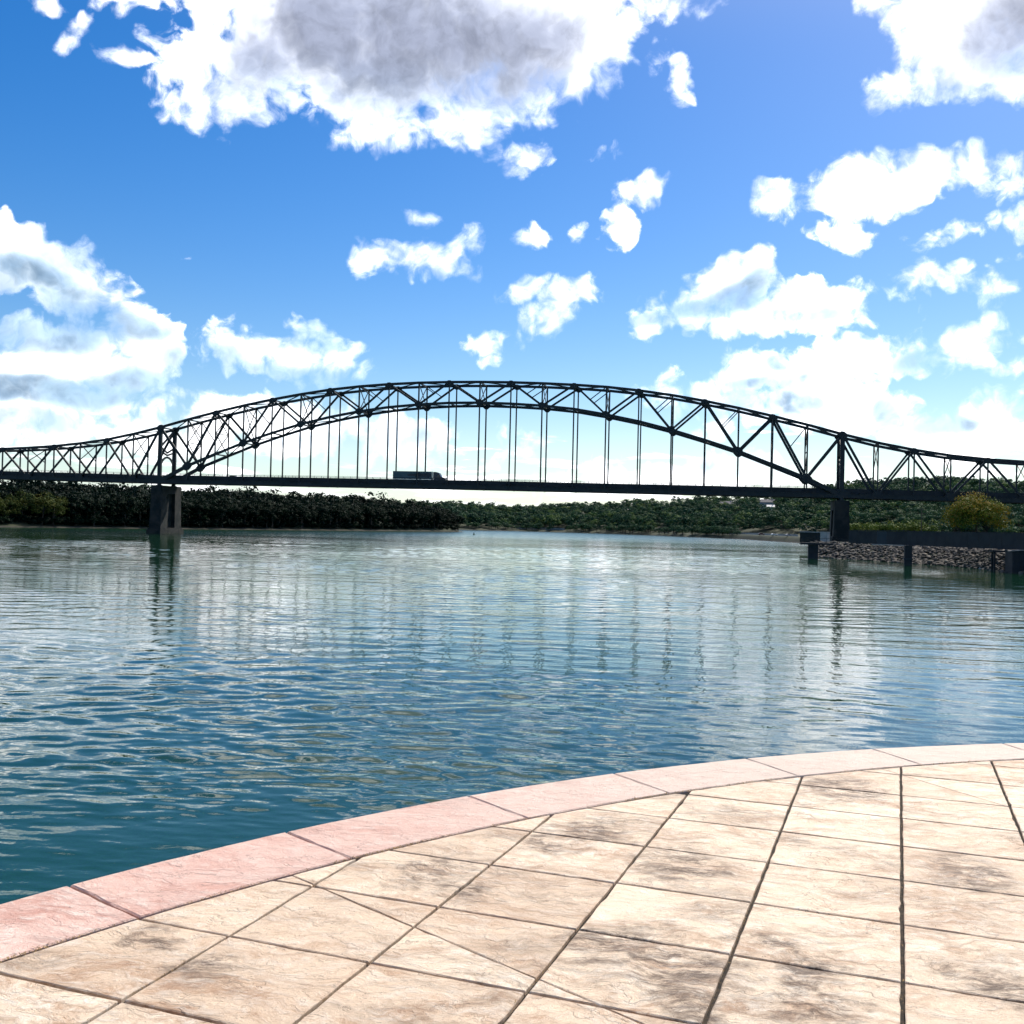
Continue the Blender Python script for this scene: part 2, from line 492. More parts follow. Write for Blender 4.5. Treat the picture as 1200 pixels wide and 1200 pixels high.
def leaf_mat(name, dark, mid, bright, obj_var=True):
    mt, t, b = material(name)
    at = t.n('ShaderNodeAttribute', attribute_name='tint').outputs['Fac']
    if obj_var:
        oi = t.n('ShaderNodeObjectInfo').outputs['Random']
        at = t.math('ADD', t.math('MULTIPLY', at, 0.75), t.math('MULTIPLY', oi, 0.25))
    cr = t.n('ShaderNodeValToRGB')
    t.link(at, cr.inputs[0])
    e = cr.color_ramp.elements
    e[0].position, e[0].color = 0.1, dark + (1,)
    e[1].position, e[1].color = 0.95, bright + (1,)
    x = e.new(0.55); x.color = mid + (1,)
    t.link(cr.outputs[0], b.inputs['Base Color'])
    b.inputs['Roughness'].default_value = 0.6
    b.inputs['Specular IOR Level'].default_value = 0.06
    tr = t.n('ShaderNodeBsdfTranslucent')
    t.link(cr.outputs[0], tr.inputs['Color'])
    ms = t.n('ShaderNodeMixShader')
    ms.inputs[0].default_value = 0.15
    t.link(b.outputs[0], ms.inputs[1]); t.link(tr.outputs[0], ms.inputs[2])
    t.link(ms.outputs[0], mt.node_tree.nodes['Material Output'].inputs[0])
    return mt


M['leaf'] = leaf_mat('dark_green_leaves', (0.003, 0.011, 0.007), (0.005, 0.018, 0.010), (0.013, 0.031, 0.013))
M['leaf_far'] = leaf_mat('hill_green_leaves', (0.014, 0.046, 0.030), (0.036, 0.092, 0.044), (0.130, 0.195, 0.055))
M['leaf_yel'] = leaf_mat('yellow_green_leaves', (0.022, 0.045, 0.014), (0.055, 0.078, 0.018), (0.120, 0.115, 0.022))
M['leaf_org'] = leaf_mat('orange_green_leaves', (0.035, 0.080, 0.014), (0.13, 0.165, 0.020), (0.32, 0.20, 0.020), False)
M['leaf_bright'] = leaf_mat('bright_shrub_leaves', (0.05, 0.10, 0.02), (0.11, 0.16, 0.03), (0.22, 0.22, 0.04))

# ------------------------------------------------------------------ water
def water_mesh():
    rad = [3.0]
    while rad[-1] < 4300:
        r = rad[-1]
        if r < 60:
            d = max(0.045, r * r / 9000.0)
        elif r < 330:
            d = min(0.45, r * r / 9000.0)
        elif r < 460:
            d = 0.9 + (r - 330) * 0.1
        else:
            d = r * 0.1
        rad.append(r + d)
    rad = np.array(rad)
    fine = np.radians(np.arange(-50, 28.001, 0.09))
    az = np.concatenate([fine, np.radians(np.arange(30, 309, 3.0))])
    nr, na = len(rad), len(az)
    RR, AA = np.meshgrid(rad, az, indexing='ij')
    X, Y = RR * np.sin(AA), RR * np.cos(AA)
    Z = np.zeros_like(X)
    dr = np.gradient(rad)[:, None]
    rng = np.random.default_rng(11)
    lost, tot = np.zeros(nr), 0.0
    n = 130
    # wind from the far shore; crests lie across the view, a little raised to the right
    for i in range(n):
        lam = 0.11 * (3.2 / 0.11) ** rng.random()
        ang = R(-11) + R(7) + rng.normal(0, R(20) if lam < 1.2 else R(38))
        kx, ky = 2 * math.pi / lam * math.sin(ang), 2 * math.pi / lam * math.cos(ang)
        slope = 0.0120 * (1.0 if lam < 0.6 else (0.6 / lam) ** 0.45) * rng.uniform(0.5, 1.4)
        amp = slope * lam / (2 * math.pi)
        att = np.clip((lam / np.maximum(dr[:, 0], rad * 0.00157) - 3.0) / 3.0, 0, 1)
        lost += slope ** 2 * (1 - att ** 2); tot += slope ** 2
        sel = att > 0
        ph = rng.uniform(0, 6.283)
        Z[sel] += (amp * att[sel])[:, None] * np.sin(kx * X[sel] + ky * Y[sel] + ph)
    # gusts: patches where the ripples are higher or lower
    patch = np.zeros_like(Z)
    for i in range(14):
        lam = rng.uniform(9, 60); a = rng.uniform(0, 6.283)
        patch += np.sin(2 * math.pi / lam * (X * math.sin(a) * 0.5 + Y * math.cos(a)) + rng.uniform(0, 6.283))
    Z *= np.clip(1.0 + 0.20 * patch, 0.3, 1.8)
    Z *= np.clip((420 - rad) / 160.0, 0, 1)[:, None]
    V = np.stack([X, Y, Z], -1).reshape(-1, 3)
    i, j = np.meshgrid(np.arange(nr - 1), np.arange(na), indexing='ij')
    j2 = (j + 1) % na
    Q = np.stack([i * na + j, i * na + j2, (i + 1) * na + j2, (i + 1) * na + j], -1).reshape(-1, 4)
    Q = Q[:, ::-1]
    me = np_mesh('water', V, quads=Q, smooth=True)
    at = me.attributes.new('ripple', 'FLOAT', 'POINT')
    at.data.foreach_set('value', np.repeat(np.sqrt(lost / tot), na).astype(np.float32))
    at = me.attributes.new('gloss', 'FLOAT', 'POINT')
    rg_ = 0.018 + 0.015 * np.sqrt(lost / tot) + 0.17 * np.clip((rad - 260) / 500.0, 0, 1)
    at.data.foreach_set('value', np.repeat(rg_, na).astype(np.float32))
    return me


mt, t, b = material('river_water')
pos = t.n('ShaderNodeNewGeometry').outputs['Position']
wdir = R(4)
p1 = t.mapping(pos, rot=(0, 0, wdir), sc=(0.55, 1.0, 1.0))
p2 = t.mapping(pos, rot=(0, 0, wdir - 0.25), sc=(0.30, 1.0, 1.0))
p3 = t.mapping(pos, rot=(0, 0, wdir + 0.1), sc=(0.25, 1.0, 1.0))
far = t.n('ShaderNodeAttribute', attribute_name='ripple').outputs['Fac']
gust = t.smooth(t.noise(t.mapping(pos, sc=(0.35, 1, 1)), 0.012, 4, 0.6), 0.36, 0.64, 0.45, 1.25)
h1 = t.math('MULTIPLY', t.math('MULTIPLY', t.noise(p1, 6.0, 3, 0.55), 0.0080), t.math('SUBTRACT', 1.0, t.math('MULTIPLY', far, 0.6)))
h2 = t.math('MULTIPLY', t.math('MULTIPLY', t.noise(p2, 1.3, 3, 0.55), 0.018), far)
h3 = t.math('MULTIPLY', t.math('MULTIPLY', t.noise(p3, 0.24, 3, 0.6), 0.15), far)
p4 = t.mapping(pos, rot=(0, 0, R(-9)), sc=(1.0, 0.22, 1.0))
h4 = t.math('MULTIPLY', t.math('MULTIPLY', t.noise(p4, 1.0, 3, 0.55), 0.030), far)
hh = t.math('MULTIPLY', t.math('ADD', t.math('ADD', h1, h4), t.math('ADD', h2, h3)), gust)
bn = t.n('ShaderNodeBump')
bn.inputs['Strength'].default_value = 1.0
bn.inputs['Distance'].default_value = 1.0
t.link(hh, bn.inputs['Height'])
t.link(bn.outputs[0], b.inputs['Normal'])
b.inputs['Base Color'].default_value = (0.006, 0.038, 0.013, 1)
t.link(t.n('ShaderNodeAttribute', attribute_name='gloss').outputs['Fac'], b.inputs['Roughness'])
b.inputs['IOR'].default_value = 1.333
b.inputs['Specular IOR Level'].default_value = 0.5
M['water'] = mt
wm = water_mesh()
wm.materials.append(mt)
link('water', wm, kind='structure')

# river bed and ground out to the horizon
MB().box(-5000, 5000, -5000, 5000, -6.5, -6).build('ground', M['mud'], kind='structure')

# ------------------------------------------------------------------ plaza
PZ = EYE - 1.6


BLOTS = [(-1.31, 4.64, 0.17), (-1.08, 4.44, 0.14), (-0.15, 3.87, 0.23), (-0.38, 4.01, 0.19), (0.3, 3.95, 0.14), (0.21, 4.21, 0.13),
         (-0.85, 5.2, 0.15), (-0.17, 5.05, 0.24), (-0.63, 5.49, 0.17), (0.76, 6.83, 0.26), (-0.05, 3.62, 0.17), (0.99, 4.06, 0.15),
         (-1.8, 3.48, 0.15), (-2.11, 3.63, 0.11), (1.15, 5.35, 0.24), (0.34, 3.72, 0.2)]


def paving_mat(name, tan1, tan2, tan3, stain, stain_amt, painted_glare=False):
    mt, t, b = material(name)
    tc0 = t.n('ShaderNodeTexCoord').outputs['Object']
    own = t.n('ShaderNodeAttribute', attribute_name='tint').outputs['Fac']      # each slab has its own casting
    ov = t.n('ShaderNodeCombineXYZ')
    t.link(t.math('MULTIPLY', own, 61.0), ov.inputs[0]); t.link(t.math('MULTIPLY', own, 23.0), ov.inputs[2])
    tc = t.vmath('ADD', tc0, ov.outputs[0])
    wv = t.vmath('ADD', tc, t.vmath('SCALE', t.vmath('SUBTRACT', t.noise(tc, 2.2, 4, 0.6, color=True), (0.5, 0.5, 0.5)), scale=0.35))
    st = t.mapping(wv, rot=(0, 0, R(-24)), sc=(1.0, 2.3, 1.0))
    n1 = t.noise(st, 2.3, 11, 0.80)
    n2 = t.noise(st, 8.0, 9, 0.78)
    n3 = t.noise(tc, 90.0, 4, 0.7)
    c = t.mix(t.smooth(n1, 0.36, 0.56), tan1, tan2)
    c = t.mix(t.smooth(n2, 0.46, 0.66, 0, 0.85), c, tan3)
    slab = t.noise(tc0, 0.9, 3, 0.5)
    c = t.mix(t.smooth(slab, 0.40, 0.62, 0, 0.35), c, tan2)
    tone = t.math('FRACT', t.math('MULTIPLY', own, 7.31))
    c = t.mix(t.smooth(tone, 0.0, 1.0, 0.0, 0.30), c, tan1)
    # weather stains with an outline of their own
    s1 = t.smooth(t.noise(st, 1.05, 7, 0.66), 0.47, 0.66)
    s2 = t.smooth(t.noise(st, 7.0, 8, 0.78), 0.36, 0.60)
    if not painted_glare:   # the big weathered blotches of the plaza floor
        wz = t.vmath('ADD', tc0, t.vmath('SCALE', t.vmath('SUBTRACT', t.noise(tc0, 3.2, 6, 0.65, color=True), (0.5, 0.5, 0.5)), scale=0.75))
        blots = None
        for (bx, by, br) in BLOTS:
            dd = t.vmath('LENGTH', t.vmath('MULTIPLY', t.vmath('SUBTRACT', wz, (bx, by, 0)), (1 / (br * 1.5), 1 / (br * 1.9), 0)))
            q_ = t.smooth(dd, 1.0, 0.15)
            blots = q_ if blots is None else t.math('MAXIMUM', blots, q_)
        s1 = t.math('MAXIMUM', t.math('MULTIPLY', s1, 0.6), blots)
    sf = t.math('MULTIPLY', t.math('MULTIPLY', s1, s2), stain_amt)
    c = t.mix(sf, c, stain)
    sp = t.smooth(n3, 0.56, 0.74, 0, 0.5)
    c = t.mix(sp, c, stain)
    # stamped slate relief: ledges at steps of a warped height
    hgt = t.noise(st, 1.6, 7, 0.62)
    stp = t.math('MULTIPLY', hgt, 7.0)
    fr = t.math('FRACT', stp)
    ledge = t.smooth(fr, 0.0, 0.10)
    fl = t.math('ADD', t.math('FLOOR', stp), ledge)
    brk = t.smooth(t.noise(tc, 5.0, 4, 0.6), 0.50, 0.58)
    crack = t.math('MULTIPLY', t.smooth(fr, 0.045, 0.0), brk)
    c = t.mix(t.math('MULTIPLY', crack, 0.8), c, (0.08, 0.052, 0.035))
    fk = t.noise(t.mapping(tc, rot=(0, 0, R(-14)), sc=(9.0, 34.0, 1.0)), 1.0, 6, 0.72)
    fkm = t.math('MULTIPLY', t.smooth(fk, 0.60, 0.69), t.smooth(t.noise(tc, 3.0, 3), 0.40, 0.62))
    c = t.mix(t.math('MULTIPLY', fkm, 0.8), c, (0.12, 0.075, 0.05))
    if painted_glare:      # sun glare painted into the border colour, paling to cream towards the right
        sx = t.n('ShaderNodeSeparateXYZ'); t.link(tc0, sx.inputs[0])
        glare_mix = t.smooth(t.math('ADD', sx.outputs['X'], t.math('MULTIPLY', n1, 2.0)), -1.7, 1.6, 0.0, 0.9)
        c = t.mix(glare_mix, c, (0.62, 0.505, 0.42))
    t.link(c, b.inputs['Base Color'])
    hh = t.math('ADD', t.math('MULTIPLY', fl, 0.0030), t.math('ADD', t.math('MULTIPLY', n2, 0.016), t.math('MULTIPLY', n3, 0.0026)))
    hh = t.math('ADD', hh, t.math('MULTIPLY', t.noise(tc, 300.0, 2, 0.6), 0.0006))
    bn = t.n('ShaderNodeBump')
    bn.inputs['Strength'].default_value = 0.9
    bn.inputs['Distance'].default_value = 1.0
    t.link(hh, bn.inputs['Height'])
    t.link(bn.outputs[0], b.inputs['Normal'])
    b.inputs['Roughness'].default_value = 0.55
    t.link(t.lin(n2, 0.3, 0.7, 0.75, 0.5), b.inputs['Roughness'])
    b.inputs['Specular IOR Level'].default_value = 0.5
    return mt


M['paving'] = paving_mat('stamped_tan_concrete', (0.44, 0.265, 0.155), (0.84, 0.67, 0.49), (0.90, 0.81, 0.68), (0.095, 0.052, 0.026), 0.95)
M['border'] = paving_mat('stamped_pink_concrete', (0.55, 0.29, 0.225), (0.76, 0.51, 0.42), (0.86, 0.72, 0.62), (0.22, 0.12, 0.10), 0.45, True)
mt, t, b = material('joint_earth')
tc = t.n('ShaderNodeTexCoord').outputs['Object']
t.link(t.mix(t.smooth(t.noise(tc, 40.0, 5, 0.7), 0.4, 0.62), (0.006, 0.005, 0.004), (0.045, 0.03, 0.018)), b.inputs['Base Color'])
b.inputs['Roughness'].default_value = 0.95
M['joint'] = mt

OC, ORAD = (6.316, -0.582), 10.178
IC, IRAD = (6.839, -1.020), 10.297


def arc(c, r, a0, a1, n):
    return [(c[0] + r * math.cos(R(a0 + (a1 - a0) * i / n)), c[1] + r * math.sin(R(a0 + (a1 - a0) * i / n))) for i in range(n + 1)]


def clip(poly, nx, ny, d):
    """keep the side nx*x + ny*y <= d of a convex polygon"""
    out = []
    for i in range(len(poly)):
        a, b2 = poly[i], poly[(i + 1) % len(poly)]
        da, db = nx * a[0] + ny * a[1] - d, nx * b2[0] + ny * b2[1] - d
        if da <= 0:
            out.append(a)
        if da * db < 0:
            s = da / (da - db)
            out.append((a[0] + (b2[0] - a[0]) * s, a[1] + (b2[1] - a[1]) * s))
    return out


def area(p):
    return 0.5 * sum(p[i][0] * p[(i + 1) % len(p)][1] - p[(i + 1) % len(p)][0] * p[i][1] for i in range(len(p)))


rng_s = random.Random(5)


def slab(mb, poly, z, thick=0.05, step=0.06, wob=0.0013, lip=0.004):
    if len(poly) < 3 or abs(area(poly)) < 0.002:
        return
    if area(poly) < 0:
        poly = poly[::-1]
    pts = []
    n = len(poly)
    for i in range(n):
        a, b2 = poly[i], poly[(i + 1) % n]
        L = math.hypot(b2[0] - a[0], b2[1] - a[1])
        if L < 1e-5:
            continue
        k = max(1, int(L / step))
        tx, ty = (b2[0] - a[0]) / L, (b2[1] - a[1]) / L
        for j in range(k):
            s = j / k
            o = rng_s.gauss(0, wob)
            if rng_s.random() < 0.03:
                o -= rng_s.uniform(0.001, 0.006)
            if j == 0:
                o = 0
            pts.append((a[0] + (b2[0] - a[0]) * s + ty * o, a[1] + (b2[1] - a[1]) * s - tx * o, tx, ty))
    m_ = len(pts)
    cx = sum(p[0] for p in pts) / m_; cy = sum(p[1] for p in pts) / m_
    top = []
    for p in pts:
        dx, dy = cx - p[0], cy - p[1]
        d = math.hypot(dx, dy) or 1
        l_ = lip * rng_s.uniform(0.6, 1.4)
        top.append((p[0] + dx / d * l_, p[1] + dy / d * l_, z))
    mid = [(p[0], p[1], z - lip * 0.8) for p in pts]
    bot = [(p[0], p[1], z - thick) for p in pts]
    f = [tuple(range(m_))]
    for i in range(m_):
        j = (i + 1) % m_
        f += [(i, m_ + i, m_ + j, j), (m_ + i, 2 * m_ + i, 2 * m_ + j, m_ + j)]
    mb.poly(top + mid + bot, f)
    r_ = rng_s.random()
    mb.t += [r_] * len(f)


# field of slabs inside the border
inner = arc(IC, IRAD - 0.012, 0, 180, 120)
field = inner + [(IC[0] - IRAD + 0.01, -14.0), (IC[0] + IRAD - 0.01, -14.0)]
ga = R(8.75)
DV, NV = (math.sin(ga), math.cos(ga)), (math.cos(ga), -math.sin(ga))
dl = [2.82, 3.41, 4.015, 4.605, 5.19, 5.757, 6.312, 6.864, 7.445, 8.04, 8.63]
dl = [2.82 - 0.595 * k for k in range(28, 0, -1)] + dl
nl = [0.042 + 0.605 * k for k in range(-14, 30)]


def cut(polys, nx, ny, d, gap):
    res = []
    for p in polys:
        a = clip(p, nx, ny, d - gap / 2)
        b2 = clip(p, -nx, -ny, -(d + gap / 2))
        res += [q for q in (a, b2) if len(q) > 2]
    return res


cells = []
strips = [field]
for d in nl:
    strips = cut(strips, NV[0], NV[1], d, 0.015)
for s in strips:
    ps = [s]
    for d in dl:
        ps = cut(ps, DV[0], DV[1], d, 0.0155)
    cells += ps


# the thin saw cuts that run askew: (n, d) end points
def nd2xy(n, d):
    return (NV[0] * n + DV[0] * d, NV[1] * n + DV[1] * d)


for (a, b2) in (((-2.55, 4.107), (-0.735, 3.34)), ((-0.065, 7.553), (0.63, 6.864))):
    pa, pb = nd2xy(*a), nd2xy(*b2)
    tx, ty = pb[0] - pa[0], pb[1] - pa[1]
    L = math.hypot(tx, ty); tx /= L; ty /= L
    nx, ny = -ty, tx
    d0 = nx * pa[0] + ny * pa[1]
    new = []
    for p in cells:
        cx = sum(q[0] for q in p) / len(p); cy = sum(q[1] for q in p) / len(p)
        s = (cx - pa[0]) * tx + (cy - pa[1]) * ty
        if -0.25 < s < L + 0.12:
            new += cut([p], nx, ny, d0, 0.007)
        else:
            new.append(p)
    cells = new
mb = MB()
for p in cells:
    far_ = sum(q[1] for q in p) / len(p)
    slab(mb, p, PZ + rng_s.uniform(-0.0012, 0.0012), step=0.06 if far_ > 1 else 0.3)
pav = mb.build('plaza_paving', M['paving'], kind='structure')
pav.data.attributes.new('tint', 'FLOAT', 'FACE').data.foreach_set('value', mb.t)

# pink border slabs between the two arcs
jo = [math.degrees(math.atan2(y - OC[1], x - OC[0])) for x, y in
      ((-2.74, 4.06), (-2.16, 5.03), (-1.43, 5.98), (-0.69, 6.82), (0.21, 7.49), (1.12, 8.13), (2.15, 8.65))]
while jo[0] < 176:
    jo.insert(0, jo[0] + 6.4)
while jo[-1] > 4:
    jo.append(jo[-1] - 6.4)
mb = MB()
for a1, a0 in zip(jo[:-1], jo[1:]):
    g = math.degrees(0.005 / ORAD)
    o_ = arc(OC, ORAD, a0 + g, a1 - g, 10)

    def ang_in(a):   # where the joint meets the inner arc
        ex, ey = OC[0] + ORAD * math.cos(R(a)), OC[1] + ORAD * math.sin(R(a))
        dx, dy = OC[0] - ex, OC[1] - ey
        L = math.hypot(dx, dy); dx /= L; dy /= L
        fx, fy = ex - IC[0], ey - IC[1]
        bb = fx * dx + fy * dy
        cc = fx * fx + fy * fy - (IRAD + 0.010) ** 2
        disc = bb * bb - cc
        s = -bb - math.sqrt(max(disc, 0))
        return math.degrees(math.atan2(ey + dy * s - IC[1], ex + dx * s - IC[0]))
    b0, b1 = ang_in(a0 + g), ang_in(a1 - g)
    i_ = arc(IC, IRAD + 0.010, b0, b1, 10)
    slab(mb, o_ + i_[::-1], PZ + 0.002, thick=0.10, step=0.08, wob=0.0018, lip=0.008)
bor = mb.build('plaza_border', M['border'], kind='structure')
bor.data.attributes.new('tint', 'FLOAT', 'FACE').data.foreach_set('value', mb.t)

# body of the plaza down into the river
body = arc(OC, ORAD - 0.03, 0, 180, 90) + [(OC[0] - ORAD + 0.03, -14.0), (OC[0] + ORAD - 0.03, -14.0)]
MB().prism(body, -6.2, PZ - 0.016).build('plaza_base', M['joint'], kind='structure')

# dead grass and grit caught in the joints
V, Q, T = [], [], []
rr = random.Random(3)


def fleck(x, y, s):
    a = rr.uniform(0, 6.283); tl = rr.uniform(-0.5, 0.5)
    ux, uy, uz = math.cos(a) * math.cos(tl), math.sin(a) * math.cos(tl), math.sin(tl)
    vx, vy = -math.sin(a), math.cos(a)
    L, W_ = s * rr.uniform(0.6, 2.6), s * rr.uniform(0.16, 0.5)
    z_ = PZ + rr.uniform(-0.006, 0.004)
    k = len(V)
    for i, j in ((-1, -1), (1, -1), (1, 1), (-1, 1)):
        V.append((x + ux * L * i / 2 + vx * W_ * j / 2, y + uy * L * i / 2 + vy * W_ * j / 2, z_ + abs(uz) * L / 2 + uz * L * i / 2))
    Q.append((k, k + 1, k + 2, k + 3)); T.append(rr.random())


for i in range(9000):
    a = rr.uniform(85, 160)
    dens_ = 0.5 + 0.5 * math.sin(a * 0.9) * math.sin(a * 0.37 + 1.3)
    if rr.random() > dens_ ** 1.5:
        continue
    r_ = IRAD + rr.gauss(0, 0.008)
    fleck(IC[0] + r_ * math.cos(R(a)), IC[1] + r_ * math.sin(R(a)), 0.007)
for i in range(7500):
    n_ = rr.choice(nl); d_ = rr.uniform(2.4, 8.5)
    if abs(n_) > 3.2 or rr.random() > 0.5 + 0.5 * math.sin(d_ * 2.3 + n_ * 5):
        continue
    x, y = nd2xy(n_ + rr.gauss(0, 0.005), d_)
    if math.hypot(x - IC[0], y - IC[1]) < IRAD:
        fleck(x, y, 0.006)
for i in range(260):
    n_, d_ = rr.uniform(-3, 3), rr.uniform(2.5, 8.2)
    x, y = nd2xy(n_, d_)
    if math.hypot(x - IC[0], y - IC[1]) < IRAD - 0.02:
        fleck(x, y, 0.005)
mt, t, b = material('dead_grass')
at = t.n('ShaderNodeAttribute', attribute_name='tint').outputs['Fac']
t.link(t.mix(at, (0.07, 0.045, 0.02), (0.40, 0.25, 0.09)), b.inputs['Base Color'])
b.inputs['Roughness'].default_value = 0.9
link('dead_grass', np_mesh('dead_grass', V, quads=Q, mats=[mt], tint=T),
     label='dry brown grass bits caught in the plaza paving joints', cat='dead grass', kind='stuff')

# ------------------------------------------------------------------ arch bridge
BY, BW = 375.0, 10.9            # near truss plane and distance to the far truss
PITCH_P = 11.707
X0 = -218.7
TOP = {-9: 32.6, -8: 32.7, -7: 32.9, -6: 33.2, -5: 33.7, -4: 34.5, -3: 35.7, -2: 37.3, -1: 39.6, 0: 42.3, 1: 45.4, 2: 48.3, 3: 50.9, 4: 53.2,
       5: 55.2, 6: 56.9, 7: 58.1, 8: 58.9, 9: 59.4, 10: 59.6, 11: 59.6, 12: 59.4, 13: 59.0, 14: 58.4, 15: 57.6, 16: 56.3, 17: 54.6,
       18: 52.5, 19: 50.0, 20: 47.2, 21: 44.2, 22: 41.0, 23: 38.1, 24: 35.8, 25: 34.0, 26: 32.8, 27: 32.1, 28: 31.7, 29: 31.5, 30: 31.3, 31: 31.2}
BOT = {1: 26.7, 2: 31.4, 3: 35.9, 4: 39.8, 5: 43.3, 6: 46.0, 7: 48.2, 8: 49.8, 9: 50.8, 10: 51.4, 11: 51.5, 12: 51.1, 13: 50.4, 14: 49.2,
       15: 47.2, 16: 44.8, 17: 41.8, 18: 38.3, 19: 34.5, 20: 29.9, 21: 25.2}


def nx_(i):
    return X0 + PITCH_P * i + 0.75 * math.sin(max(0, min(1, (i + 5) / 32)) * math.pi) ** 2 * 0.0


def deck_bot(x):
    xs, zs = [-330, -278, -218, -90, 38, 90, 150], [20.9, 20.4, 19.8, 19.5, 18.6, 18.1, 17.4]
    return float(np.interp(x, xs, zs))


def ztop(i):
    return TOP[i] - 0.45


def zlow(i):
    return BOT[i] if i in BOT else deck_bot(nx_(i)) + 0.8


bridge = empty('arch_bridge', (-90, BY + BW / 2, 0),
               'long dark steel through-arch truss bridge crossing the river on concrete piers', 'bridge')
BO = Vector(bridge.location)


def bpart(mb, name, mat, parent=None, label=None):
    """mesh built in world metres, stored relative to the bridge"""
    mb.v = [tuple(Vector(v) - BO) for v in mb.v]
    return mb.build(name, mat, parent or bridge, label=label)


def octo(x, z_, w_, h_, slope=0.0, c=0.34):
    pts = [(-w_ / 2, -h_ / 2 + c * h_), (-w_ / 2 + c * w_, -h_ / 2), (w_ / 2 - c * w_, -h_ / 2), (w_ / 2, -h_ / 2 + c * h_),
           (w_ / 2, h_ / 2 - c * h_), (w_ / 2 - c * w_, h_ / 2), (-w_ / 2 + c * w_, h_ / 2), (-w_ / 2, h_ / 2 - c * h_)]
    return [(x + px, z_ + pz + slope * px) for px, pz in pts]


ST = M['steel']
LO, HI = -9, 31
for Y in (BY, BY + BW):
    # chords = the truss itself
    mb = MB()
    for i in range(LO, HI):
        mb.beam((nx_(i), Y, ztop(i)), (nx_(i + 1), Y, ztop(i + 1)), 0.75, 0.92)
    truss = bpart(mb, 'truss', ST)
    mb = MB()
    for i in range(0, 22):
        deep = 1.35 if i in (0, 21) else (1.1 if i in (1, 20) else 0.92)
        mb.beam((nx_(i), Y, zlow(i)), (nx_(i + 1), Y, zlow(i + 1)), 0.75, deep)
    bpart(mb, 'arch_chord', ST, truss)
    for i in range(LO, HI + 1):
        x = nx_(i)
        odd = i % 2 != 0
        main = 0 < i < 22
        zt, zl, zd = ztop(i), zlow(i), deck_bot(x) + 0.8
        sl = (ztop(min(i + 1, HI)) - ztop(max(i - 1, LO))) / (2 * PITCH_P)
        if i in (0, 22):
            bpart(MB().beam((x, Y, zd), (x, Y, zt), 1.0, 1.45), 'tower_post', ST, truss)
            bpart(MB().prism(octo(x, zt - 0.25, 3.3, 2.4, sl * 0.6), Y - 0.46, Y + 0.46, 'y'), 'gusset_plate', ST, truss)
            s_ = 1 if i == 0 else -1
            bpart(MB().prism([(x - 2.6, zd - 0.7), (x + 2.6, zd - 0.7), (x + 2.6, zd + 1.0), (x + 0.9, zd + 2.3), (x - 0.9, zd + 2.3), (x - 2.6, zd + 1.0)],
                             Y - 0.47, Y + 0.47, 'y'), 'gusset_plate', ST, truss)
        elif main and odd:
            bpart(MB().beam((x, Y, zl), (x, Y, zt), 0.45, 0.5), 'vertical_post', ST, truss)
            bpart(MB().beam((x, Y, zd), (x, Y, zl), 0.40, 0.48), 'hanger', ST, truss)
            sb = (zlow(i + 1) - zlow(i - 1)) / (2 * PITCH_P)
            k = 1.3 if i in (1, 21) else (1.12 if i in (3, 19) else 1.0)
            bpart(MB().prism(octo(x, zl, 2.9 * k, 2.5 * k, sb * 0.6), Y - 0.46, Y + 0.46, 'y'), 'gusset_plate', ST, truss)
        elif main:
            bpart(MB().beam((x, Y, zd), (x, Y, zt), 0.40, 0.46), 'hanger', ST, truss)
            bpart(MB().prism(octo(x, zt - 0.35, 3.0, 2.0, sl * 0.8), Y - 0.46, Y + 0.46, 'y'), 'gusset_plate', ST, truss)
        else:
            bpart(MB().beam((x, Y, zd), (x, Y, zt), 0.42, 0.46), 'vertical_post', ST, truss)
            if odd:
                bpart(MB().prism(octo(x, zd + 0.55, 3.3, 2.5), Y - 0.46, Y + 0.46, 'y'), 'gusset_plate', ST, truss)
            else:
                bpart(MB().prism(octo(x, zt - 0.3, 2.9, 1.8, sl), Y - 0.46, Y + 0.46, 'y'), 'gusset_plate', ST, truss)
    for i in range(LO, HI):
        a, b2 = i, i + 1
        if a % 2 == 0:
            p, q = (nx_(a), Y, ztop(a)), (nx_(b2), Y, zlow(b2))
        else:
            p, q = (nx_(a), Y, zlow(a)), (nx_(b2), Y, ztop(b2))
        dk_ = 0.85 if a in (0, 1, 20, 21, -1, 22, 19, 2) else 0.68
        bpart(MB().beam(p, q, 0.55, dk_), 'diagonal', ST, truss)
    for i in range(1, 22, 2):
        if i == 11:
            continue
        j = i + 1 if i < 11 else i - 1          # towards the crown
        q = (Vector((nx_(i), Y, zlow(i))) + Vector((nx_(j), Y, ztop(j)))) / 2
        bpart(MB().beam((nx_(i), Y, ztop(i)), q, 0.3, 0.32), 'sub_strut', ST, truss)

# bracing between the two trusses
YA, YB = BY + 0.3, BY + BW - 0.3
mb = MB()
for i in range(LO, HI + 1):
    mb.beam((nx_(i), YA, ztop(i) - 0.1), (nx_(i), YB, ztop(i) - 0.1), 0.36, 0.5, (1, 0, 0))
    if i < HI:
        ya, yb = (YA, YB) if i % 2 else (YB, YA)
        mb.beam((nx_(i), ya, ztop(i)), (nx_(i + 1), yb, ztop(i + 1)), 0.32, 0.32, (0, 0, 1))
bpart(mb, 'top_bracing', ST)
mb = MB()
for i in range(2, 21):
    mb.beam((nx_(i), YA, zlow(i)), (nx_(i), YB, zlow(i)), 0.36, 0.5, (1, 0, 0))
    if i < 20:
        ya, yb = (YA, YB) if i % 2 else (YB, YA)
        mb.beam((nx_(i), ya, zlow(i)), (nx_(i + 1), yb, zlow(i + 1)), 0.32, 0.32, (0, 0, 1))
bpart(mb, 'arch_bracing', ST)
YM = (YA + YB) / 2
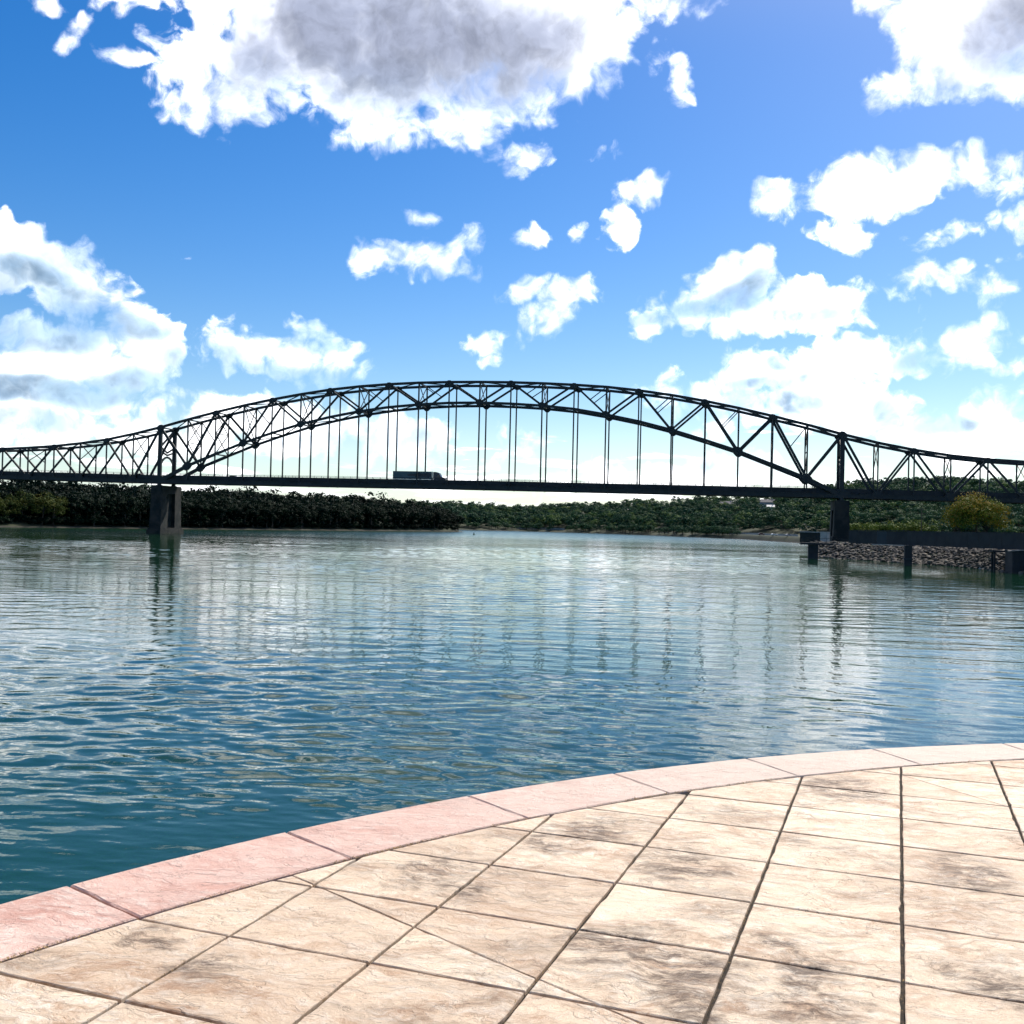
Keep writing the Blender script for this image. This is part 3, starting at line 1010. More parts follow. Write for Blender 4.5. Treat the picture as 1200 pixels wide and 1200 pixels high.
for i in list(range(-9, 32, 2)) + [2, 20]:
    if i in (0, 22):
        continue
    x, zt = nx_(i), ztop(i) - 0.3
    zl = (zlow(i) + 0.3) if 1 <= i <= 21 else zt - 0.52 * (zt - deck_bot(x) - 3)
    mb = MB()
    if 1 <= i <= 21 and zt - zl > 14:
        zm = (zt + zl) / 2
        spans = ((zt, zm), (zm, zl))
        mb.beam((x, YA, zm), (x, YB, zm), 0.26, 0.3, (1, 0, 0))
    else:
        spans = ((zt, zl),)
    for (u, v) in spans:
        mb.beam((x - 0.02, YA, u), (x - 0.02, YB, v), 0.26, 0.28, (1, 0, 0))
        mb.beam((x + 0.02, YB, u), (x + 0.02, YA, v), 0.26, 0.28, (1, 0, 0))
    bpart(mb, 'sway_frame', ST)
for i in (0, 22):
    x, zt, zd = nx_(i), ztop(i) - 0.4, deck_bot(nx_(i)) + 3.0
    mb = MB()
    zm = zt - 0.62 * (zt - zd)
    zq = zt - 0.42 * (zt - zd)
    mb.beam((x - 0.03, YA, zt), (x - 0.03, YB, zq + 0.6), 0.5, 0.7, (1, 0, 0))
    mb.beam((x + 0.03, YB, zt), (x + 0.03, YA, zq + 0.6), 0.5, 0.7, (1, 0, 0))
    mb.beam((x, YA, zq - 1.2), (x, YM, zm + 1.2), 0.45, 0.6, (1, 0, 0))
    mb.beam((x, YB, zq - 1.2), (x, YM, zm + 1.2), 0.45, 0.6, (1, 0, 0))
    mb.beam((x - 0.05, YA, zq + 0.6), (x - 0.05, YM, zm + 2.2), 0.45, 0.6, (1, 0, 0))
    mb.beam((x - 0.05, YB, zq + 0.6), (x - 0.05, YM, zm + 2.2), 0.45, 0.6, (1, 0, 0))
    pts = []
    for k in range(13):                              # portal arch
        tt = math.pi * k / 12
        pts.append((YM - (YB - YA) / 2 * 0.98 * math.cos(tt), zd + 1.0 + (zm - zd - 0.6) * math.sin(tt) ** 0.75))
    for k in range(12):
        mb.beam((x + 0.06, pts[k][0], pts[k][1]), (x + 0.06, pts[k + 1][0], pts[k + 1][1]), 0.42, 0.75, (1, 0, 0))
    bpart(mb, 'portal_frame', ST)

# deck: road slab, edge girders, floor beams, barriers and railings
mb = MB()
for i in range(LO, HI):
    xa, xb = nx_(i), nx_(i + 1)
    za, zb = deck_bot(xa) + 1.9, deck_bot(xb) + 1.9
    mb.beam((xa, BY + BW / 2, za), (xb, BY + BW / 2, zb), BW - 1.3, 0.7)
    for Y in (BY + 0.75, BY + BW - 0.75):
        mb.beam((xa, Y, za + 0.62), (xb, Y, zb + 0.62), 0.4, 1.3)
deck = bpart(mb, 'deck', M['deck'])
for Y in (BY, BY + BW):
    mb = MB()
    for i in range(LO, HI):
        xa, xb = nx_(i), nx_(i + 1)
        mb.beam((xa, Y, deck_bot(xa) + 0.75), (xb, Y, deck_bot(xb) + 0.75), 0.7, 1.5)
        for s in (-1, 1):
            mb.beam((xa, Y - 0.02, deck_bot(xa) + 0.75 + s * 0.72), (xb, Y - 0.02, deck_bot(xb) + 0.75 + s * 0.72), 0.95, 0.12)
    bpart(mb, 'edge_girder', ST, deck)
for Y in (BY + 0.7, BY + BW - 0.7):
    mb = MB()
    for i in range(LO, HI):
        xa, xb = nx_(i), nx_(i + 1)
        for hgt in (3.62, 3.95):
            mb.beam((xa, Y, deck_bot(xa) + hgt), (xb, Y, deck_bot(xb) + hgt), 0.09, 0.09)
        for k in range(4):
            xx = xa + (xb - xa) * k / 4
            mb.beam((xx, Y, deck_bot(xx) + 3.1), (xx, Y, deck_bot(xx) + 4.0), 0.11, 0.11)
    bpart(mb, 'railing', ST, deck)
for i in range(LO, HI + 1):
    x = nx_(i)
    bpart(MB().box(x - 0.2, x + 0.2, BY + 0.36, BY + BW - 0.36, deck_bot(x) - 0.12, deck_bot(x) + 1.5), 'floor_beam', ST, deck)

# piers
CD = M['concrete_dark']


def pier(i, base, wide):
    x = nx_(i)
    zc_ = deck_bot(x) - 0.9
    mb = MB()
    yc0, yc1 = BY - 2.2, BY + BW + 2.2
    a, bw = wide / 2, wide / 2 * 1.16
    for (ya, yb) in ((yc0, yc0 + 4.6), (yc1 - 4.6, yc1)):
        top = [(x - a, ya), (x + a, ya), (x + a, yb), (x - a, yb)]
        bt = [(x - bw, ya - 0.3), (x + bw, ya - 0.3), (x + bw, yb + 0.3), (x - bw, yb + 0.3)]
        mb.poly([(p[0], p[1], base) for p in bt] + [(p[0], p[1], zc_ - 1.4) for p in top],
                [(3, 2, 1, 0), (4, 5, 6, 7), (0, 1, 5, 4), (1, 2, 6, 5), (2, 3, 7, 6), (3, 0, 4, 7)])
    mb.box(x - a * 0.45, x + a * 0.45, yc0 + 4.5, yc1 - 4.5, base, zc_ - 1.4)
    mb.box(x - a * 1.02, x + a * 1.02, yc0 - 0.15, yc1 + 0.15, zc_ - 3.2, zc_ - 0.02)
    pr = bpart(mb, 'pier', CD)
    mb = MB()
    mb.box(x - bw * 1.22, x + bw * 1.22, yc0 - 1.3, yc1 + 1.3, base - 5, base + 2.0)
    mb.box(x - bw * 1.1, x + bw * 1.1, yc0 - 0.7, yc1 + 0.7, base + 2.003, base + 2.7)
    bpart(mb, 'footing', CD, pr)
    for Y in (BY, BY + BW):
        mb = MB()
        mb.box(x - 0.9, x + 0.9, Y - 0.8, Y + 0.8, zc_ - 0.02, zc_ + 0.25)
        mb.box(x - 0.55, x + 0.55, Y - 0.6, Y + 0.6, zc_ + 0.252, zc_ + 0.9)
        bpart(mb, 'bearing', ST, pr)


pier(0, -0.4, 4.3)
pier(22, 2.6, 4.7)
pier(-9, 0.5, 3.4)
pier(31, 3.0, 3.4)

# ------------------------------------------------------------------ vehicles on the bridge


def wheel(parent, x, y, r, wdt):
    tq = MB().tube((x, y - wdt / 2, r), (x, y + wdt / 2, r), r, seg=18).build('wheel', M['tyre'], parent)
    MB().tube((x, y - wdt / 2 - 0.02, r), (x, y + wdt / 2 + 0.02, r), r * 0.55, seg=12).build('rim', M['chrome'], tq)
    return tq


tx = -113.2                      # truck centre on the bridge
zr = deck_bot(tx) + 2.27
truck = empty('semi_truck', (tx, BY + 3.3, zr), 'dark cabbed articulated lorry with a pale box trailer driving across the bridge deck', 'truck',
              rz=0)
truck.rotation_euler.y = 0.0025
mb = MB().box(-10.2, 4.9, -1.3, 1.3, 1.05, 4.1)
trl = mb.build('trailer', M['trailer'], truck, bevel=0.05)
MB().box(-10.1, 4.8, -1.33, -1.303, 1.0, 1.2).build('side_rail', M['chrome'], trl)
# dark ragged splash of printed colour along the front half of the trailer side
rg = random.Random(9)
up_, lo_ = [], []
for k in range(27):
    s = k / 26
    x = -4.6 + 9.4 * s
    w0 = 0.15 + 0.95 * min(1, s * 2.2) * (0.75 + 0.25 * math.sin(s * 17))
    up_.append((x, 2.75 + w0 * 0.9 * rg.uniform(0.7, 1.05)))
    lo_.append((x, 2.65 - w0 * rg.uniform(0.6, 1.1)))
MB().prism(up_[::-1] + lo_, -1.312, -1.303, 'y').build('printed_graphic', M['graphic'], trl)
MB().box(-9.9, 4.0, -0.5, 0.5, 0.75, 1.05).build('chassis', M['cardark'], truck)
cab = MB()
prof = [(5.6, 0.75), (10.35, 0.7), (10.4, 1.5), (9.9, 1.95), (8.55, 2.15), (8.15, 3.0), (7.85, 3.55), (6.6, 4.0), (5.6, 4.0)]
cab.prism(prof[::-1], -1.2, 1.2, 'y')
cb = cab.build('cab', M['cabpaint'], truck, bevel=0.06)
MB().poly([(8.56, -1.0, 2.2), (8.56, 1.0, 2.2), (8.19, 1.0, 2.98), (8.19, -1.0, 2.98)], [(0, 1, 2, 3)]).build('windscreen', M['glass'], cb)
MB().box(7.1, 8.0, -1.215, -1.203, 2.1, 2.85).build('side_window', M['glass'], cb)
MB().tube((6.0, -1.36, 0.7), (7.7, -1.36, 0.7), 0.32, seg=14).build('fuel_tank', M['chrome'], truck)
MB().tube((5.35, -1.1, 1.0), (5.35, -1.1, 4.25), 0.09, seg=8).build('exhaust_stack', M['chrome'], truck)
MB().box(10.36, 10.44, -0.9, 0.9, 0.8, 1.45).build('grille', M['chrome'], cb)
for x in (-9.1, -7.8, 3.6, 4.95 + 0.0, 9.3):
    for y in (-1.02, 1.02):
        wheel(truck, x, y, 0.52, 0.36)


def car(name, loc, rz, paint, label, group=None):
    root = empty(name, loc, label, 'car', group, rz)
    pr = [(-2.25, 0.35), (2.2, 0.35), (2.28, 0.62), (2.1, 0.86), (0.95, 0.98), (0.25, 1.45), (-1.2, 1.48), (-1.95, 1.02), (-2.25, 0.95)]
    bd = MB().prism(pr[::-1], -0.88, 0.88, 'y').build('body', paint, root, bevel=0.07)
    for y in (-0.884, 0.884):
        MB().prism([(0.72, 1.0), (0.2, 1.38), (-1.15, 1.40), (-1.65, 1.03)], y - 0.008, y + 0.008, 'y').build('side_window', M['glass'], bd)
    MB().poly([(0.955, -0.75, 1.0), (0.955, 0.75, 1.0), (0.285, 0.72, 1.42), (0.285, -0.72, 1.42)], [(0, 1, 2, 3)]).build('windscreen', M['glass'], bd)
    for x in (-1.4, 1.4):
        for y in (-0.82, 0.82):
            wheel(root, x, y, 0.33, 0.2)
    return root


for x, lab, pt in ((-188.5, 'small dark car on the bridge deck just right of the left pier', M['cardark']),
                   (-229.0, 'dark red car on the bridge deck left of the left pier tower', M['carred'])):
    car('car', (x, BY + 3.4, deck_bot(x) + 2.27), 0, pt, lab)

# ------------------------------------------------------------------ far banks and wooded hills
AX0 = PSI


def az_of(px):
    return math.atan((px - 600) / 1225.0) - AX0


def rad_of(px, zdepth):
    return zdepth / math.cos(math.atan((px - 600) / 1225.0))


# bearing (px of the survey), shore, hill foot and ridge distance, height of the ridge treetops seen over the horizon (px)
HILL = [(380, 1250, 1265, 1420, 24.5), (480, 1150, 1166, 1350, 24), (545, 1125, 1142, 1350, 23.5), (620, 1165, 1185, 1380, 22), (700, 1080, 1105, 1300, 27.5),
        (760, 990, 1020, 1230, 33), (800, 900, 960, 1180, 35.5), (850, 835, 920, 1150, 39), (900, 690, 860, 1120, 42),
        (944, 605, 830, 1100, 47), (949, 560, 826, 1098, 47), (952, 279, 824, 1096, 50), (1000, 262, 800, 1060, 61), (1048, 246, 760, 1010, 63), (1060, 242, 740, 1000, 64),
        (1120, 225, 700, 960, 67), (1167, 201, 665, 930, 66), (1200, 190, 640, 900, 64), (1300, 165, 560, 860, 56), (1450, 130, 500, 800, 55),
        (1650, 100, 440, 760, 52)]
H = np.array(HILL, float)
TREE_H = 13.0


def hill_at(px):
    s, f, r_, y = [np.interp(px, H[:, 0], H[:, k]) for k in (1, 2, 3, 4)]
    zt = EYE + y * r_ / 1225.0 - TREE_H
    return s, f, r_, zt


pxs = np.unique(np.concatenate([np.arange(380, 1650, 9.0), H[:, 0]]))
prof_rows = []
NRT = 46
V, rn = [], np.random.default_rng(4)
for px in pxs:
    s, f, r_, zt = hill_at(px)
    flat = min(3.6, 1.2 + (f - s) * 0.02)
    az = az_of(px)
    dists = [s - 14, s - 0.5, s + 3, s + 8, s + 13]
    zs = [-3.0, -0.25, flat * 0.30, flat * 0.72, flat]
    for k in range(1, 9):
        dists.append(s + 13 + (f - s - 13) * k / 8 if f > s + 16 else s + 13 + k * 0.4); zs.append(flat + 0.02 * k)
    fs = dists[-1]
    for k in range(1, 25):
        t_ = k / 24
        dists.append(fs + (r_ - fs) * t_)
        e_ = t_ ** 0.85
        zs.append(flat + 0.2 + (zt - flat) * (e_ * 0.55 + 0.45 * (3 * t_ ** 2 - 2 * t_ ** 3)))
    for k in range(1, 6):
        dists.append(r_ + 90 * k); zs.append(zt + 2.0 * k ** 0.5 - 1.5 * k)
    NRT = len(dists)
    for d, z_ in zip(dists, zs):
        d2_ = rad_of(px, d)
        V.append((d2_ * math.sin(az), d2_ * math.cos(az), z_))
na = len(pxs)
Q = []
for i in range(na - 1):
    for j in range(NRT - 1):
        a = i * NRT + j
        Q.append((a, a + NRT, a + NRT + 1, a + 1))
mt, t, b = material('hill_ground')
geo = t.n('ShaderNodeNewGeometry').outputs['Position']
sp = t.n('ShaderNodeSeparateXYZ'); t.link(geo, sp.inputs[0])
nz_ = t.noise(geo, 0.05, 6, 0.65)
gr_ = t.mix(t.smooth(nz_, 0.4, 0.6), (0.012, 0.024, 0.009), (0.030, 0.040, 0.016))
si_ = t.mix(t.smooth(t.noise(geo, 0.4, 5, 0.7), 0.4, 0.6), (0.014, 0.013, 0.011), (0.040, 0.036, 0.030))
t.link(t.mix(t.smooth(t.math('ADD', sp.outputs['Z'], t.math('MULTIPLY', nz_, 0.8)), 0.7, 1.2), si_, gr_), b.inputs['Base Color'])
b.inputs['Roughness'].default_value = 0.95
M['hillground'] = mt
link('hillside', np_mesh('hillside', V, quads=Q, mats=[mt], smooth=True), kind='structure')

# wooded island on the left: shore line from the frame's left edge to its tip
ISL = [(-420, 330), (-365, 370), (-331, 420), (-316, 467), (-299, 520), (-283, 575), (-267, 625), (-252, 690), (-238, 755), (-226, 805), (-217, 848), (-216.5, 858), (-222, 868)]
ISLB = [(-232, 880), (-300, 880), (-380, 800), (-440, 700), (-520, 560), (-600, 420), (-560, 320), (-470, 300)]
loop = ISL + ISLB
cx_, cy_ = -390, 600
V, Q = [], []
n_l = len(loop)
for (x, y) in loop:
    dx, dy = cx_ - x, cy_ - y
    L = math.hypot(dx, dy); dx /= L; dy /= L
    for off, z_ in ((-8, -3), (0, -0.2), (3, 0.5), (8, 1.1), (24, 5.5)):
        V.append((x + dx * off, y + dy * off, z_))
for i in range(n_l):
    j = (i + 1) % n_l
    for k in range(4):
        Q.append((i * 5 + k, i * 5 + k + 1, j * 5 + k + 1, j * 5 + k))
c = len(V); V.append((cx_, cy_, 6.5))
me = np_mesh('island', V, polys=[q for q in Q] + [(i * 5 + 4, c, ((i + 1) % n_l) * 5 + 4) for i in range(n_l)], mats=[mt])
link('island', me, kind='structure')

# ------------------------------------------------------------------ trees


def tree_arrays(seed, h, wd, clumps=34, per=34, leaf=0.75, trunk=True, low=0.12, tbias=0.0):
    rg = np.random.default_rng(seed)
    cz, rz_ = h * (0.5 + low / 2), h * (0.5 - low / 2)
    # clump centres spread through an uneven crown
    d = rg.normal(size=(clumps, 3)); d /= np.linalg.norm(d, axis=1)[:, None]
    d[:, 2] = np.where(d[:, 2] < -0.5, -d[:, 2] * 0.6, d[:, 2])
    rr_ = rg.uniform(0.35, 0.86, clumps) ** 0.8
    cc = d * rr_[:, None] * np.array([wd / 2, wd / 2, rz_]) * rg.uniform(0.86, 1.1, (clumps, 3))
    cc[:, 2] += cz
    cr_ = rg.uniform(0.13, 0.24, clumps) * wd
    ct = np.clip(rg.normal(0.42 + tbias, 0.2, clumps), 0, 1)
    n = clumps * per
    ci = np.repeat(np.arange(clumps), per)
    e = rg.normal(size=(n, 3)); e /= np.linalg.norm(e, axis=1)[:, None]
    e[:, 2] = np.where(e[:, 2] < -0.25, -e[:, 2], e[:, 2])
    pos_ = cc[ci] + e * (cr_[ci] * rg.uniform(0.65, 1.05, n))[:, None] * np.array([1, 1, 0.8])
    nm = e + rg.normal(0, 0.25, (n, 3)); nm /= np.linalg.norm(nm, axis=1)[:, None]
    a = np.cross(nm, rg.normal(size=(n, 3))); a /= np.linalg.norm(a, axis=1)[:, None]
    b_ = np.cross(nm, a)
    sz = leaf * rg.uniform(0.6, 1.35, n)[:, None]
    V_ = np.stack([pos_ - a * sz * 0.5, pos_ - b_ * sz * 0.36, pos_ + a * sz * 0.5, pos_ + b_ * sz * 0.36], 1).reshape(-1, 3)
    Q_ = np.arange(n * 4).reshape(-1, 4)
    T_ = np.clip(ct[ci] + rg.normal(0, 0.12, n), 0, 1)
    mi = np.zeros(n, int)
    if trunk:
        Vt, Qt = limb_arrays(rg, h, wd, cc, cr_)
        Qt = Qt + len(V_)
        V_ = np.concatenate([V_, Vt]); Q_ = np.concatenate([Q_, Qt])
        T_ = np.concatenate([T_, np.zeros(len(Qt))]); mi = np.concatenate([mi, np.ones(len(Qt), int)])
    return V_, Q_, T_, mi


def limb_arrays(rg, h, wd, cc, cr_, seg=6, n_l=6):
    Vt, Qt = [], []

    def pipe(pts, rads):
        base = len(Vt)
        for p, r_ in zip(pts, rads):
            for k in range(seg):
                a = 2 * math.pi * k / seg
                Vt.append((p[0] + r_ * math.cos(a), p[1] + r_ * math.sin(a), p[2]))
        for i in range(len(pts) - 1):
            for k in range(seg):
                k2 = (k + 1) % seg
                Qt.append((base + i * seg + k, base + i * seg + k2, base + (i + 1) * seg + k2, base + (i + 1) * seg + k))
    r0_ = 0.022 * h + 0.05
    bend = rg.normal(0, 0.02 * h, (4, 2))
    tp = [(0, 0, -0.4), (bend[0, 0], bend[0, 1], h * 0.2), (bend[1, 0], bend[1, 1], h * 0.45), (bend[2, 0], bend[2, 1], h * 0.75)]
    pipe(tp, [r0_ * 1.3, r0_, r0_ * 0.75, r0_ * 0.25])
    for k in rg.choice(len(cc), min(n_l, len(cc)), replace=False):
        s_ = rg.uniform(0.2, 0.5)
        p0 = np.array([bend[1, 0] * s_, bend[1, 1] * s_, h * s_])
        p1 = p0 * 0.45 + cc[k] * 0.55 + np.array([0, 0, 0.03 * h])
        pipe([tuple(p0), tuple(p1), tuple(cc[k])], [r0_ * 0.5, r0_ * 0.3, r0_ * 0.1])
    return np.array(Vt), np.array(Qt)


def tree_mesh(name, leafmat, *a, **k):
    V_, Q_, T_, mi = tree_arrays(*a, **k)
    return np_mesh(name, V_, quads=Q_, mats=[leafmat, M['bark']], mat_idx=mi, tint=T_)


def mass(name, spots, protos, leafmat, label, cat, rg):
    Vs, Qs, Ts = [], [], []
    k0 = 0
    for (x, y, z_, s) in spots:
        V_, Q_, T_, mi = protos[rg.integers(len(protos))]
        a = rg.uniform(0, 6.283)
        ca, sa = math.cos(a), math.sin(a)
        sx = s * rg.uniform(0.85, 1.2)
        X_ = V_ @ np.array([[ca * sx, sa * sx, 0], [-sa * sx, ca * sx, 0], [0, 0, s]]) + np.array([x, y, z_])
        Vs.append(X_); Qs.append(Q_ + k0); k0 += len(V_)
        Ts.append(np.clip(T_ * 0.8 + rg.normal(0.04, 0.26), 0, 1))
    me = np_mesh(name, np.concatenate(Vs), quads=np.concatenate(Qs), mats=[leafmat], tint=np.concatenate(Ts))
    return link(name, me, label=label, cat=cat, kind='stuff')


rt_ = np.random.default_rng(21)


def shore_pt(s):
    """point along the island shore, s in 0..1, with its inland normal"""
    P_ = np.array(ISL, float)
    seg = np.linalg.norm(np.diff(P_, axis=0), axis=1)
    L = np.concatenate([[0], np.cumsum(seg)])
    d = s * L[-1]
    i = min(np.searchsorted(L, d, side='right') - 1, len(seg) - 1)
    t_ = (d - L[i]) / seg[i]
    p = P_[i] * (1 - t_) + P_[i + 1] * t_
    tg = (P_[i + 1] - P_[i]) / seg[i]
    return p, np.array([-tg[1], tg[0]])


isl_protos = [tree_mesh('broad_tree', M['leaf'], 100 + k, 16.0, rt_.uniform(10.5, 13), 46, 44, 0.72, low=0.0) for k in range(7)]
yel_protos = [tree_mesh('broad_tree', M['leaf_yel'], 150 + k, 16.0, rt_.uniform(10, 12.5), 44, 46, 0.62, low=0.02, tbias=0.05) for k in range(4)]


def isl_h(s):   # treetop height along the shore
    return float(np.interp(s, [0, 0.2, 0.36, 0.5, 0.65, 0.80, 0.94, 1.0], [20, 21, 21.5, 22.0, 21.5, 23, 21.5, 18]))


def put_tree(name, me, x, y, z_, s, label, group, cat='tree', wide=1.0):
    o = link(name, me, loc=(x, y, z_), label=label, cat=cat, group=group)
    o.rotation_euler.z = rt_.uniform(0, 6.283)
    o.scale = (s * wide * rt_.uniform(0.9, 1.15), s * wide * rt_.uniform(0.9, 1.15), s)
    return o


S_YEL = 0.30
n_front = 96
for i in range(n_front):
    s = (i + rt_.uniform(-0.3, 0.3)) / n_front
    s = min(max(s, 0.0), 0.999)
    p, nrm = shore_pt(s)
    for row, back in ((0, 7), (1, 15)):
        off = back + rt_.uniform(-2.5, 3)
        hh_ = isl_h(s) * (0.83 if row == 0 else 0.97) * rt_.uniform(0.86, 1.08)
        x, y = p + nrm * off
        if row == 0 and 0.08 < s < S_YEL:
            put_tree('broad_tree', yel_protos[i % 4], x, y, 0.6, hh_ / 16, 'yellow-green shore tree at the far left, in front of the dark woods', 'yellow-green trees on the island shore')
        elif row == 0 or i % 2:
            put_tree('broad_tree', isl_protos[(i * 3 + row) % 7], x, y, 0.8, hh_ / 16,
                     'dark green tree in the shore rows of the wooded island', 'dark trees along the island shore', wide=1.0)
# rest of the island woods
lowp = [tree_arrays(300 + k, 16.0, 12.0, 26, 20, 1.15, False, 0.02) for k in range(6)]
spots = []
for i in range(620):
    s = rt_.random()
    p, nrm = shore_pt(s)
    off = rt_.uniform(20, 110)
    x, y = p + nrm * off
    spots.append((x, y, 2.4, isl_h(s) / 16 * rt_.uniform(0.85, 1.12)))
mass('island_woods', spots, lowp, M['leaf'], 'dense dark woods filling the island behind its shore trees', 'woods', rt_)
# undergrowth skirt along the shore keeps the wood dark down to the ground
V, Q, T = [], [], []
lowb = [tree_arrays(340 + k, 4.5, 6.5, 16, 26, 0.7, False, 0.0) for k in range(5)]
sp2 = []
for i in range(760):
    p, nrm = shore_pt(rt_.random())
    x, y = p + nrm * (rt_.uniform(4.5, 13) if i % 3 else rt_.uniform(13, 90))
    sp2.append((x, y, 0.5, rt_.uniform(0.8, 1.5) * (1.0 if i % 3 else 1.9)))
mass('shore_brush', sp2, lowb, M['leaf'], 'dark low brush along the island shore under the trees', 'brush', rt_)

# hill woods
hill_protos = [tree_mesh('hill_tree', M['leaf_far'], 200 + k, 14.0, rt_.uniform(10.5, 13.5), 14, 110, 0.66, low=0.0) for k in range(8)]
lowh = [tree_arrays(260 + k, 14.0, 12.5, 12, 62, 0.85, False, 0.0) for k in range(8)]


def hill_point(px, tt):
    s, f, r_, zt = hill_at(px)
    flat = min(3.6, 1.2 + (f - s) * 0.02)
    fs = f if f > s + 16 else s + 16.2
    d = fs + (r_ - fs) * tt
    t_ = max(0.0, tt)
    e_ = t_ ** 0.85
    if tt <= 1:
        z_ = flat + 0.2 + (zt - flat) * (e_ * 0.55 + 0.45 * (3 * t_ ** 2 - 2 * t_ ** 3))
    else:
        z_ = zt
    rr2 = rad_of(px, d)
    az = az_of(px)
    return rr2 * math.sin(az), rr2 * math.cos(az), z_ - 0.3


HOUSES = [(851, 0.80, 14, 9), (898, 0.86, 20, 8), (783, 0.97, 26, 10), (903, 0.66, 7, 6)]


def near_house(px, tt):
    return any(abs(px - h_[0]) < 11 and h_[1] - 0.20 < tt < h_[1] + 0.05 for h_ in HOUSES)


spots, singles = [], []
for i in range(2900):
    px = rt_.uniform(400, 1330)
    tt = rt_.uniform(0.0, 1.06)
    if near_house(px, tt):
        continue
    x, y, z_ = hill_point(px, tt)
    spots.append((x, y, z_, rt_.uniform(0.62, 1.35), px, tt))
# ridge line trees stand a little taller and apart
spots.sort(key=lambda q: math.hypot(q[0], q[1]))
single = [q for q in spots if 560 < q[4] < 1215][:170]
ids = set(id(q) for q in single)
for k, q in enumerate(single):
    put_tree('hill_tree', hill_protos[k % 8], q[0], q[1], q[2], q[3], 'rounded green tree near the foot of the wooded bluff across the river', 'trees at the foot of the wooded bluff')
mass('hillside_woods', [q[:4] for q in spots if id(q) not in ids], lowh, M['leaf_far'],
     'dense green woods covering the bluff beyond the bridge', 'woods', rt_)

# shrubs on the right bank: pale green row behind the dock wall
bank_protos = [tree_mesh('bank_shrub', M['leaf_bright'], 400 + k, 7.0, 9.5, 26, 40, 0.5, low=0.0, tbias=0.0) for k in range(4)]
for i, px in enumerate((1001, 1012, 1024, 1036, 1047, 1059, 1072, 1088)):
    az, d = az_of(px), rad_of(px, 415 + rt_.uniform(-12, 12))
    put_tree('bank_shrub', bank_protos[i % 4], d * math.sin(az), d * math.cos(az), 3.3, rt_.uniform(1.08, 1.3),
             'yellow-green shrub in the row behind the dark dock wall', 'shrubs behind the dock wall', 'shrub')
dk_protos = [tree_mesh('bank_shrub', M['leaf_far'], 430 + k, 9.0, 10.5, 26, 40, 0.6, low=0.0) for k in range(3)]
for i, px in enumerate((1178, 1192, 1208, 1222, 1098)):
    az, d = az_of(px), rad_of(px, 430 + rt_.uniform(-12, 12))
    put_tree('bank_shrub', dk_protos[i % 3], d * math.sin(az), d * math.cos(az), 3.3, rt_.uniform(0.8, 1.1),
             'dark green shrub behind the dock wall beside the orange-tinted tree', 'dark shrubs by the orange tree', 'shrub')
# low willows along the far shore
for i in range(90):
    px = 640 + 225 * rt_.random() if i < 66 else 545 + 90 * rt_.random()
    s, f, r_, zt = hill_at(px)
    az, d = az_of(px), rad_of(px, s + rt_.uniform(7, 15))
    put_tree('bank_shrub', dk_protos[i % 3], d * math.sin(az), d * math.cos(az), 0.9, rt_.uniform(0.55, 1.15),
             'dark shrub at the waterline of the far shore', 'shrubs along the far shore', 'shrub')

# the orange-tinted tree at the right, with its own trunk and crown
az, d = az_of(1145), rad_of(1145, 330)
ot = empty('autumn_tree', (d * math.sin(az), d * math.cos(az), 3.4), 'large round tree turning orange and yellow behind the dark dock wall', 'tree')
V_, Q_, T_, mi = tree_arrays(77, 16.0, 18.5, 120, 120, 0.5, False, 0.04, 0.08)
# outer and sunny clumps have turned further
T_ = np.clip(T_ + 0.16 * (V_.reshape(-1, 4, 3)[:, 0, 2] / 15.5 - 0.5) * 2, 0, 1)
link('crown', np_mesh('crown', V_, quads=Q_, mats=[M['leaf_org']], tint=T_), ot)
rg_ = np.random.default_rng(5)
cc_ = rg_.normal(0, 1, (10, 3)); cc_ /= np.linalg.norm(cc_, axis=1)[:, None]
cc_ = cc_ * np.array([6, 6, 4.5]) + np.array([0, 0, 9])
Vt, Qt = limb_arrays(rg_, 15.5, 18, cc_, None, 8, 9)
link('trunk', np_mesh('trunk', Vt, quads=Qt, mats=[M['bark']], smooth=True), ot)

# ------------------------------------------------------------------ houses on the bluff


